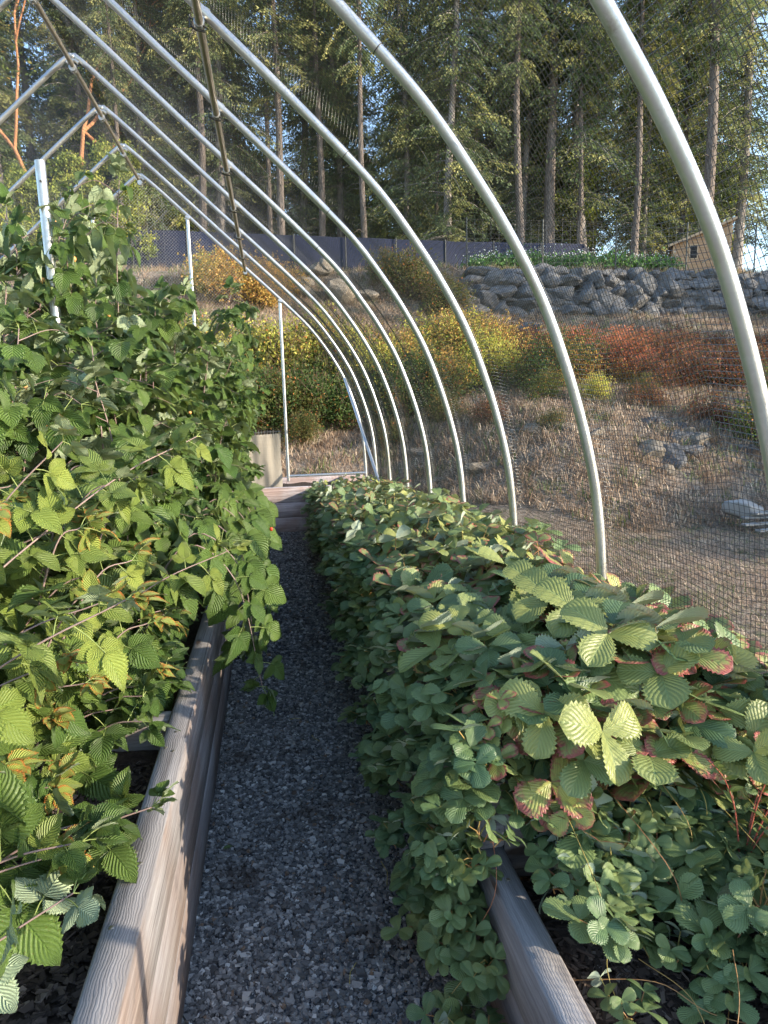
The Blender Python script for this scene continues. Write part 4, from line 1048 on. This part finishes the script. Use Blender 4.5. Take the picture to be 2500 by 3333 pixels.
for k in range(78):       # red patch
    x = r.uniform(6.2, 17.5); y = r.uniform(15.6, 19.4); c = RED if x < 10.5 else DRED
    if x < 8.5 and r.rand() < .35: c = ORG
    if r.rand() < .3: c = DRED
    place_shrub(x, y, r.uniform(.5, .95), tuple(np.array(c) * r.uniform(.8, 1.25)), 'rusty red low shrub in the red patch of the slope', 'rusty red slope shrubs', hs=.8)
for k, (x, y, s_, c) in enumerate([(-1.2, 23.6, 1.25, ORG), (-.2, 23.2, 1.1, ORG), (.5, 24.2, .9, ORG), (-1.9, 24.2, .9, YEL)]):
    place_shrub(x, y, s_, c, 'big orange leaved bush high on the slope below the navy fence', 'orange bushes high on the slope')
for k, (x, y, s_) in enumerate([(5.2, 24.0, 1.15), (6.1, 23.4, .9), (4.4, 24.6, .8)]):
    place_shrub(x, y, s_, OLV, 'olive brown bush at the left end of the rock wall', 'olive bushes by the rock wall')
for k, (x, y, s_, c) in enumerate([(5.9, 14.6, .5, GRN), (6.9, 14.2, .45, YEL), (3.6, 14.6, .5, OLV), (4.4, 13.6, .4, DRED), (7.8, 13.4, .45, DRED), (5.2, 12.4, .3, OLV), (2.4, 14.4, .45, OLV), (10.8, 13.4, .6, DRED), (8.2, 14.3, .4, OLV), (11.6, 14.6, .5, OLV), (.6, 14.9, .5, OLV), (-.6, 14.2, .4, OLV), (8.9, 11.4, .75, GRN), (9.9, 11.9, .8, GRN), (8.4, 12.2, .5, DRED), (9.4, 10.7, .55, GRN), (9.8, 15.4, .55, DRED), (8.9, 15.0, .6, DRED)]):
    place_shrub(x, y, s_, c, 'small scrubby shrub on the lower slope to the right of the thicket', 'scrub on the lower slope')

# ------------------------------------------------------------------ boulders
rk_src = []
for k in range(8):
    V, F = rock_mesh(800 + k, 3, 9 + k % 4 * 3, (1.15, .85, .55 + .08 * (k % 4)), .06); m = MB(); m.add(V, F); rk_src.append(m.obj('boulder', M_rock, smooth=False))
rk_first = set()
def boulder(x, y, z, s, label, group, mat=None, rz=None):
    q = boulder.c % 8; boulder.c += 1; src = rk_src[q]
    if q not in rk_first: rk_first.add(q); o = src
    else: o = src.copy(); COL.objects.link(o)
    o.location = (x, y, z); o.scale = (s, s, s); o.rotation_euler = (random.uniform(-.25, .25), random.uniform(-.25, .25), random.random() * 6.28 if rz is None else rz)
    if mat:
        o.data = o.data.copy(); o.data.materials[0] = mat
    tag(o, label, 'boulder', group)
boulder.c = 0
r = np.random.RandomState(51)
for row, (dz, dy, s0) in enumerate(((-.15, 0, .46), (.22, .16, .48), (.58, .32, .50), (.95, .5, .46), (1.28, .68, .36))):
    x = 6.3 + row * .2
    while x < 20.5:
        s = s0 * r.uniform(.65, 1.5); x += s * .50
        yb = 23.7 - .02 * (x - 7)
        zb = 4.85 + .18 * (1 - (x - 6) / 14)
        boulder(x, yb + dy + r.randn() * .05, zb + dz + r.randn() * .05, s, 'rough blue grey boulder stacked in the dry stone retaining wall', 'boulders of the retaining wall')
        x += s * .50
for k in range(13):
    x = r.uniform(-5.5, 3.5); y = 23.9 + r.rand() * 1.8; boulder(x, y, float(ground(x, y)) + .15, r.uniform(.35, .75), 'tan boulder at the top of the slope left of the orange bushes', 'tan boulders on the upper slope', M_rockt)
for k in range(16):
    x = r.uniform(6.6, 9.6); y = r.uniform(11.0, 12.6); boulder(x, y, float(ground(x, y)) - .08, r.uniform(.2, .42), 'larger blue grey rock in the outcrop beside the brambles', 'rocks of the outcrop')
for k in range(26):
    x = r.uniform(2.5, 10); y = np.interp(x, [2.5, 5, 10], [12.6, 10.6, 10.6]) + r.rand() * 2.3; boulder(x, y, float(ground(x, y)) - .03, r.uniform(.14, .34), 'weathered rock outcrop poking through the dry grass of the slope', 'rocks on the lower slope', M_rockt)
for k, (x, y) in enumerate(((9.6, 16.6), (10.1, 15.8), (8.3, 21.4))): boulder(x, y, float(ground(x, y)) + .2, .5, 'pale rounded boulder among the red shrubs', 'pale boulders in the red patch')

# ------------------------------------------------------------------ navy fence, deer fence, terrace, shed
m_ = N('navy_screen'); p = m_.pos(obj=True)
grid = m_.math('MAXIMUM', m_.mapr(m_.math('ABSOLUTE', m_.math('SUBTRACT', m_.math('FRACT', m_.math('MULTIPLY', m_.n('ShaderNodeSeparateXYZ').outputs[0], 1)), .5)), .48, .5), 0)
M_navy = m_.done(m_.mix(m_.noise(m_.pos((1, 1, 8), obj=True), 2, 4), (.010, .013, .030), (.018, .023, .050)), .6, None, 0, .4)
nf = tag(empty('screen_fence', (0, 34.2, 0)), 'long navy blue privacy screen fence at the foot of the forest', 'fence')
xs = np.linspace(-16, 16.0, 60)
def ftop(x): return 1.9 + np.interp(x, [-16, -6, 9.6, 16.0], [.238, .2345, .2245, .224]) * 34.2
m = MB(); zt = np.array([ftop(x) for x in xs]); zb = np.full(60, 7.3)
wy = .05 * np.sin(xs * 2.1)
V = np.vstack([np.stack([xs, wy, zb], 1), np.stack([xs, wy, zt], 1), np.stack([xs, wy + .04, zb], 1), np.stack([xs, wy + .04, zt], 1)])
a = np.arange(59)
m.add(V, np.vstack([np.stack([a, a + 1, 60 + a + 1, 60 + a], 1), np.stack([120 + a + 1, 120 + a, 180 + a, 180 + a + 1], 1), np.stack([60 + a, 61 + a, 181 + a, 180 + a], 1)]))
# folded-down end piece
m.add([(16.0, 0, 7.3), (17.9, 0, 7.3), (16.0, 0, ftop(16.0)), (16.0, .04, 7.3), (17.9, .04, 7.3), (16.0, .04, ftop(16.0))], [(0, 1, 2), (4, 3, 5)])
m.add([(17.9, 0, 7.3), (16.0, 0, ftop(16.0)), (16.0, .04, ftop(16.0)), (17.9, .04, 7.3)], [(0, 1, 2, 3)])
m.obj('fabric', M_navy, nf)
for x in np.arange(-15.6, 14.8, 2.44):
    m = MB(); tube(m, [(x, -.05, 7.2), (x, -.05, ftop(x) + (.9 if x < -4 else .05))], .03, 6); m.obj('post', M_post, nf)
# wire deer fence seen through the far end and on top of the wall
def deer(name, label, xa, xb, y, zbase, h, step):
    e = tag(empty(name, (xa, y, zbase)), label, 'fence')
    for x in np.arange(0, xb - xa + .01, step):
        m = MB(); tube(m, [(x, 0, -.3), (x, 0, h)], .028, 6); m.obj('post', M_post, e)
    m = MB(); L = xb - xa
    P = [[(0, 0, z), (L, 0, z)] for z in np.arange(.1, h, .16)] + [[(x, 0, 0), (x, 0, h - .05)] for x in np.arange(0, L, .3)]
    prism(m, np.array(P), .003); m.obj('wire_mesh', M_wire, e)
    m = MB(); tube(m, [(L - 2.2, 0, .3), (L, 0, h * .8)], .022, 6); m.obj('brace', M_post, e)
deer('deer_fence', 'tall wire deer fence with thin dark posts along the top of the rock wall', 7.2, 18.6, 24.9, 6.55, 1.75, 2.85)
deer('deer_fence', 'wire deer fence with a diagonal brace behind the far end of the tunnel', -9.5, -3.6, 29.5, 7.2, 2.9, 2.0)
# terrace vegetable bed
tb = tag(empty('terrace_bed', (8.0, 26.3, 6.4)), 'low brown board edging along the terrace vegetable bed', 'bed edging')
m = MB(); longbox(m, (0, 0, 0), (9.6, .08, .45), 0, .01); m.obj('board', simple('brown_board', (.19, .145, .115), .85, 0, .2, .3, 3), tb)
def veg(seed):
    r = np.random.RandomState(seed); m = MB(); n = 700; P = np.stack([r.randn(n) * .22, r.randn(n) * .22, np.abs(r.randn(n)) * .16 + .05], 1)
    a = nrm(r.randn(n, 3)); b = nrm(np.cross(a, r.randn(n, 3))); s = .06 * r.uniform(.5, 1.2, n)[:, None]
    V = np.stack([P - a * s, P + b * s * .6, P + a * s, P - b * s * .6], 1).reshape(-1, 3); m.add(V, np.arange(n)[:, None] * 4 + np.arange(4)[None], None, np.repeat(np.stack([r.rand(n), 0 * P[:, 0], 0 * P[:, 0]], 1), 4, 0))
    f = MB()
    for _ in range(12):
        p = np.array([r.randn() * .22, r.randn() * .22, r.uniform(.4, .62)]); s_ = .022
        f.add(p + np.array([[s_, 0, 0], [-s_, 0, 0], [0, s_, 0], [0, -s_, 0], [0, 0, s_], [0, 0, -s_]]), [(0, 2, 4), (2, 1, 4), (1, 3, 4), (3, 0, 4), (2, 0, 5), (1, 2, 5), (3, 1, 5), (0, 3, 5)])
        tube(m, [(p[0] * .8, p[1] * .8, .1), p], .004, 3, cap=False)
    return m, f
M_veg = N('vegetable_leaf'); _r, _g, _b = M_veg.attr(); M_veg = M_veg.done(M_veg.mix(_r, (.05, .13, .03), (.13, .25, .06)), .5, None, 0, .4, .25)
M_petal = simple('white_petal', (.75, .75, .72), .7)
vs = []
for k in range(3):
    a_, b_ = veg(900 + k); vs.append(make_plant('flowering_vegetable', [('foliage', a_, M_veg), ('flowers', b_, M_petal)]))
kk = 0
for x in np.arange(8.1, 16.2, .42):
    for y in (26.6, 27.1):
        root, kids = vs[kk % 3]; loc = (x + random.uniform(-.1, .1), y, 6.82)
        if kk < 3: o = root; o.location = loc
        else: o = dup(root, kids, loc, random.random() * 6.28, random.uniform(1.0, 1.5))
        kk += 1; tag(o, 'leafy green vegetable plant with small white flowers on the terrace', 'vegetable plant', 'flowering vegetables on the terrace')
soil_sheet('terrace_soil', 8.0, 17.6, 26.4, 27.9, 6.74)
# shed: mono pitch, low side on the left, clad in cedar boards
def cedar(name, horiz):
    m = N(name); p = m.pos((1, 1, 7) if horiz else (7, 7, 1), obj=True)
    sp = m.n('ShaderNodeSeparateXYZ'); m.set(sp.inputs[0], m.pos(obj=True))
    fz = m.math('FRACT', m.math('MULTIPLY', sp.outputs[2], 6.2)); line = m.mapr(fz, .12, .0)
    f = m.noise(p, 3, 5, .7); cell = m.noise(m.pos((.0, 0, 6), obj=True), 1, 0)
    c = m.ramp(f, [(.3, (.28, .17, .10)), (.6, (.45, .28, .16)), (.8, (.57, .39, .24))])
    c = m.mix(m.math('MULTIPLY', line, .75), c, (.08, .04, .02))
    return m.done(c, .75, m.bump(m.math('SUBTRACT', 1, line), .6, .02), 0, .2)
M_ced = cedar('cedar_boards', True); M_trim = simple('cedar_trim', (.46, .32, .20), .7, 0, .3, .2, 5); M_glass = simple('dark_glass', (.012, .012, .013), .5, 0, .2); M_roof = simple('shed_roofing', (.16, .12, .09), .8)
shed = tag(empty('garden_shed', (17.45, 28.6, 7.30), math.radians(-28), (.82, .8, .70)), 'small cedar clad shed with a sloping roof and one dark window', 'shed')
W_, Dp, Hl, Hr = 2.75, 2.0, 1.45, 2.55
# local frame: front face along +x (rising roof), camera side is -y
def quadprism(m, P, y0, y1):
    n = len(P); V = [(a, y0, b) for a, b in P] + [(a, y1, b) for a, b in P]
    m.add(V, [(0, 1, 2, 3), (7, 6, 5, 4)] + [(k, (k + 4), (k + 1) % 4 + 4, (k + 1) % 4) for k in range(4)])
m = MB(); quadprism(m, [(0, -.2), (W_, -.2), (W_, Hr), (0, Hl)], 0, Dp); m.obj('wall', M_ced, shed, smooth=False)
m = MB(); sl2 = (Hr - Hl) / W_; quadprism(m, [(-.22, Hl - .22 * sl2 + .005), (W_ + .18, Hr + .18 * sl2 + .005), (W_ + .18, Hr + .18 * sl2 + .10), (-.22, Hl - .22 * sl2 + .10)], -.2, Dp + .2); m.obj('roof', M_roof, shed, smooth=False)
m = MB(); quadprism(m, [(-.24, Hl - .24 * sl2 - .06), (W_ + .20, Hr + .20 * sl2 - .06), (W_ + .20, Hr + .20 * sl2 + .07), (-.24, Hl - .24 * sl2 + .07)], -.24, -.203); m.obj('fascia', M_trim, shed, smooth=False)
for x in (0, W_ - .09):
    m = MB(); box(m, (x, -.025, -.2), (x + .09, -.001, (Hl if x == 0 else Hr) - .02)); m.obj('corner_trim', M_trim, shed, smooth=False)
m = MB(); box(m, (W_ + .001, 0, -.2), (W_ + .025, .09, Hr - .02)); m.obj('corner_trim', M_trim, shed, smooth=False)
wi = MB(); box(wi, (.78, -.03, .50), (1.22, -.002, 1.36)); wo = wi.obj('window', M_trim, shed, smooth=False)
m = MB(); box(m, (.84, -.036, .56), (1.16, -.031, 1.30)); m.obj('pane', M_glass, wo, smooth=False)

# white debris heap at the right edge
M_white = simple('weathered_white_board', (.24, .24, .235), .8, 0, .2, .35, 7)
pl = tag(empty('board_pile', (6.75, 8.55, 0)), 'pile of pale weathered boards and a white sack on the grass at the right edge', 'board pile')
for k, (x, y, z, a, l) in enumerate(((0, 0, .10, .05, 1.5), (.1, .12, .17, -.12, 1.3), (.05, -.2, .05, .1, 1.6), (.2, .1, .24, .2, 1.1), (.25, .35, .12, -.3, 1.4))):
    m = MB(); M4 = Matrix.Translation((x, y, z)) @ Matrix.Rotation(a, 4, 'Z'); box(m, (-.3, -.05, -.012), (l - .3, .05, .012), 0, M=np.array(M4)); m.obj('board', M_white, pl, smooth=False)
V, F = rock_mesh(55, 3, 8, (.30, .24, .17), .05); m = MB(); m.add(V + (-.05, .35, .28), F); m.obj('sack', M_white, pl)

# ------------------------------------------------------------------ forest
def fir(seed, h=26, crown0=.28, br=3.0, nb=240, per=200, ragged=.35, bark=None, rad=.3, leanx=0):
    r = np.random.RandomState(seed); t = MB(); c = MB()
    zt = np.linspace(0, h, 14); cx = leanx * (zt / h) ** 1.3 + .28 * np.sin(zt * .27 + seed); cyv = .1 * np.cos(zt * .25 + seed)
    P = np.stack([cx, cyv, zt], 1); P[0, 2] = -1.0
    tube(t, P, rad * (1 - .93 * (zt / h)) + .02 + .12 * np.exp(-zt * 1.2), 10)
    Ps = []; Ds = []; Cs = []
    for k in range(nb):
        f = crown0 + (1 - crown0) * (k + r.rand()) / nb; z = f * h; g = (1 - f) / (1 - crown0)
        L = br * (g ** .65 + .08) * r.uniform(1 - ragged * 1.3, 1.15) * (1 if f > crown0 + .08 else r.uniform(.3, .8))
        a = r.rand() * 6.28; o = np.array([math.cos(a), math.sin(a), 0]); b = np.array([np.interp(z, zt, cx), np.interp(z, zt, cyv), z])
        dr = r.uniform(.25, .75); up = r.uniform(-.15, .3)
        s = np.linspace(0, 1, 5)[:, None]; Q = b + o * L * s + np.array([0, 0, 1]) * (up * L * s - dr * L * s ** 2)
        tube(t, Q, np.linspace(.035, .008, 5), 3, cap=False)
        n = int(per * (.35 + .65 * L / br)); ss = r.uniform(.12, 1.02, n); side = r.randn(n) * .16 * L * (1 - .55 * ss) + r.randn(n) * .06
        pr = np.array([-o[1], o[0], 0])
        pos = b + o * L * ss[:, None] + np.array([0, 0, 1]) * (up * L * ss - dr * L * ss ** 2)[:, None] + pr * side[:, None] - np.array([0, 0, 1]) * np.abs(r.randn(n) * .16)[:, None]
        d = nrm(o * .7 + pr * np.sign(side)[:, None] * .5 - np.array([0, 0, .55]) + r.randn(n, 3) * .35)
        Ps.append(pos); Ds.append(d)
        cl = r.rand(); Cs.append(np.stack([np.clip(.3 * cl + r.rand(n) * .7, 0, 1), np.full(n, max(0, r.rand() - .45) * 1.5) * (ss > .3), np.zeros(n)], 1))
    # dead twigs on the bare bole
    for k in range(26):
        z = r.uniform(.08, crown0) * h; a = r.rand() * 6.28; L = r.uniform(.4, 1.6); b = np.array([np.interp(z, zt, cx), np.interp(z, zt, cyv), z])
        tube(t, [b, b + (math.cos(a) * L * .5, math.sin(a) * L * .5, .05), b + (math.cos(a) * L, math.sin(a) * L, -.15 * L)], [.02, .013, .006], 3, cap=False)
    P = np.concatenate(Ps); Dd = np.concatenate(Ds); C = np.concatenate(Cs); n = len(P); s = r.uniform(.10, .24, n)[:, None]
    b = nrm(np.cross(Dd, r.randn(n, 3)))
    V = np.stack([P, P + Dd * s * .5 + b * s * .17, P + Dd * s, P + Dd * s * .5 - b * s * .17], 1).reshape(-1, 3)
    c.add(V, np.arange(n)[:, None] * 4 + np.arange(4)[None], None, np.repeat(C, 4, 0))
    return c, t
fir_src = []
for k, kw in enumerate((dict(h=27, crown0=.16, br=3.1, rad=.22), dict(h=24, crown0=.08, br=3.0, nb=260, rad=.2), dict(h=29, crown0=.36, br=3.2), dict(h=22, crown0=.10, br=2.5, nb=220, rad=.17), dict(h=26, crown0=.36, br=2.6, nb=150, rad=.19, leanx=1.2), dict(h=28, crown0=.14, br=3.6, nb=280, rad=.24))):
    c, t = fir(600 + k, **kw); fir_src.append(make_plant('fir_tree', [('crown', c, M_fir), ('trunk', t, M_bark if k % 2 == 0 else M_barkg)]))
fu = set()
def place_fir(q, x, y, label, group=None, sc=1.0, rz=None, zs=1.0, cat='fir tree'):
    root, kids = fir_src[q]; z = float(ground(x, y)); rz = random.random() * 6.28 if rz is None else rz
    if q not in fu: fu.add(q); o = root; o.location = (x, y, z); o.rotation_euler = (0, 0, rz); o.scale = (sc, sc, sc * zs)
    else: o = dup(root, kids, (x, y, z), rz, (sc, sc, sc * zs))
    tag(o, label, cat, group); return o
r = np.random.RandomState(61)
# front row, individually
place_fir(2, 15.8, 38.0, 'thick grey barked fir with a tall straight bare trunk behind the terrace', sc=1.05)
place_fir(4, 20.0, 37.0, 'leaning slender fir whose bare grey trunk tilts right beside the shed', rz=.2)
place_fir(2, 22.8, 34.5, 'stout dark fir directly behind the cedar shed', sc=1.0)
place_fir(1, 23.2, 28.8, 'young bushy green fir at the right edge next to the shed', sc=.46, zs=.8)
place_fir(1, 25.6, 30.6, 'second bushy fir just beyond the one at the right edge', sc=.55, zs=.8)
for k, x in enumerate((-6.5, -2.5, .8, 5.2, 9.3, 13.4, 17.6, 24.5)):
    place_fir((4, 2, 4, 4)[k % 4], x + .4 * math.sin(k * 5.), 36.3 + (k * 7 % 5) * .8, 'slender conifer with a long bare trunk in the front row just behind the fence', 'slender bare trunked conifers', .62 + .06 * (k % 4), zs=1.35)
G = 'firs of the forest stand behind the navy fence'
for k in range(48):
    row = k % 3; x = -24 + (k // 3) * 3.5 + r.randn() * .9 + row * 1.1; y = 38.5 + row * 5.5 + r.randn() * 1.2
    place_fir([0, 1, 5, 3, 1, 0, 5, 4][r.randint(0, 8)], x, y, 'tall dark green conifer in the forest stand behind the navy fence', G, r.uniform(.85, 1.12), zs=r.uniform(.85, 1.15))
for k in range(20):
    x = -34 + k * 4.1 + r.randn(); place_fir([0, 1, 5][k % 3], x, 56 + r.randn() * 2, 'conifer of the back row glimpsed between the nearer firs', 'back row conifers', r.uniform(.7, .95))
# understory broadleaf trees, yellow green
def broad(seed, h=7, n=9000, rad=2.2, lsz=.10, trunks=1, barkr=.09, z0=.25, blobs=40):
    r = np.random.RandomState(seed); c = MB(); t = MB(); bc = []
    for q in range(trunks):
        a = r.rand() * 6.28; o = np.array([math.cos(a), math.sin(a), 0]) * rad * .25
        P = catmull(np.array([(0, 0, -.5), o * .2 + (0, 0, h * .3), o * .6 + (0, 0, h * .6), o + (0, 0, h * .92)]), 5); tube(t, P, np.linspace(barkr, barkr * .25, len(P)), 8)
        for _ in range(blobs // trunks):
            f = r.uniform(z0, 1); b = P[int(f * (len(P) - 1))]; a2 = r.rand() * 6.28; L = rad * r.uniform(.2, 1) * (1.15 - .6 * f); e = b + np.array([math.cos(a2) * L, math.sin(a2) * L, L * r.uniform(.1, .8)])
            tube(t, [b, (b + e) / 2 + r.randn(3) * .1, e], [barkr * .35, barkr * .2, barkr * .08], 4, cap=False); bc.append(e)
    bc = np.array(bc); k = r.randint(0, len(bc), n); P = bc[k] + r.randn(n, 3) * np.array([.34, .34, .24]) * rad * .42
    a = nrm(r.randn(n, 3)); b = nrm(np.cross(a, r.randn(n, 3))); s = lsz * r.uniform(.6, 1.3, n)[:, None]
    V = np.stack([P - a * s, P + b * s * .6, P + a * s, P - b * s * .6], 1).reshape(-1, 3); cl = r.rand(len(bc))[k]
    c.add(V, np.arange(n)[:, None] * 4 + np.arange(4)[None], None, np.repeat(np.stack([r.rand(n), cl * .8 * (r.rand(n) < .7), 0 * cl], 1), 4, 0))
    return c, t
us = []
for k in range(3):
    c, t = broad(950 + k, h=6.5 + k); us.append(make_plant('understory_tree', [('crown', c, M_und), ('trunk', t, M_bark)]))
for k in range(30):
    x = -22 + k * 1.8 + r.randn() * .5; y = 41 + r.rand() * 12; root, kids = us[k % 3]; z = float(ground(x, y)); s_ = r.uniform(.8, 1.4)
    if k < 3: o = root; o.location = (x, y, z); o.scale = (s_,) * 3
    else: o = dup(root, kids, (x, y, z), r.rand() * 6.28, s_)
    tag(o, 'yellow green broadleaf tree glowing between the fir trunks', 'broadleaf tree', 'understory trees among the firs')
# madrona with orange limbs at the left
def madrona(seed):
    r = np.random.RandomState(seed); t = MB(); c = MB(); tips = []
    def limb(p, d, L, rad, dep):
        P = [p]; dd = d.copy()
        for _ in range(5): dd = nrm(dd + r.randn(3) * .16 + (0, 0, .04)); P.append(P[-1] + dd * L / 5)
        tube(t, P, np.linspace(rad, rad * .62, 6), 8 if dep < 2 else 5, cap=False)
        if dep >= 1: tips.append(P[-1]); tips.append(P[3])
        if dep >= 4: tips.append(P[-1]); tips.append(P[-2]); return
        for _ in range(2 + (dep < 2)): limb(P[-1 - (r.rand() < .4)], nrm(dd + r.randn(3) * .45 + (0, 0, .1)), L * r.uniform(.6, .85), rad * .62, dep + 1)
    limb(np.array([0, 0, -.5]), nrm(np.array([.1, 0, 1.])), 5.5, .10, 0)
    limb(np.array([.2, 0, -.5]), nrm(np.array([-.18, 0, 1.])), 6.0, .085, 0)
    bc = np.array(tips); n = 30000; k = r.randint(0, len(bc), n); P = bc[k] + r.randn(n, 3) * .34
    a = nrm(r.randn(n, 3)); b = nrm(np.cross(a, r.randn(n, 3))); s = .062 * r.uniform(.6, 1.3, n)[:, None]
    V = np.stack([P - a * s, P + b * s * .5, P + a * s, P - b * s * .5], 1).reshape(-1, 3)
    c.add(V, np.arange(n)[:, None] * 4 + np.arange(4)[None], None, np.repeat(np.stack([r.rand(n), (r.rand(n) < .35) * r.rand(n), 0 * s[:, 0]], 1), 4, 0))
    return c, t
c, t = madrona(4); e, _ = make_plant('madrona_tree', [('crown', c, M_mad), ('trunk', t, M_madb)], (-8.9, 34.9, float(ground(-8.9, 34.9)))); e.scale = (1.4, 1.4, 1.4)
tag(e, 'twisting tree with smooth orange limbs and thin foliage at the upper left', 'madrona tree')

# trees standing on the right outside the picture whose shade falls on the slope
for k in range(6):
    root, kids = us[k % 3]; x = 17.5 + (k % 2) * 1.6; y = 2.4 + k * .95
    o = dup(root, kids, (x, y, float(ground(x, y))), k * 1.3, (1.25, 1.25, .56)); tag(o, 'broadleaf tree standing on the grass far to the right of the tunnel', 'broadleaf tree', 'trees to the right of the tunnel')
for k in range(7):
    x = 27 + (k % 2) * 2.5; y = 11.5 + k * 1.7
    place_fir([3, 1, 0][k % 3], x, y, 'conifer at the right end of the rock wall', 'conifers at the right end of the wall', .62)

for k, (x, y) in enumerate(((-10.2, 33.2), (-8.2, 33.4), (-6.4, 33.8))):
    root, kids = us[k]; o = dup(root, kids, (x, y, float(ground(x, y))), k * 2.1, (.62, .62, .7)); tag(o, 'low broadleaf tree hiding the foot of the orange limbed tree', 'broadleaf tree', 'low trees below the orange limbed tree')
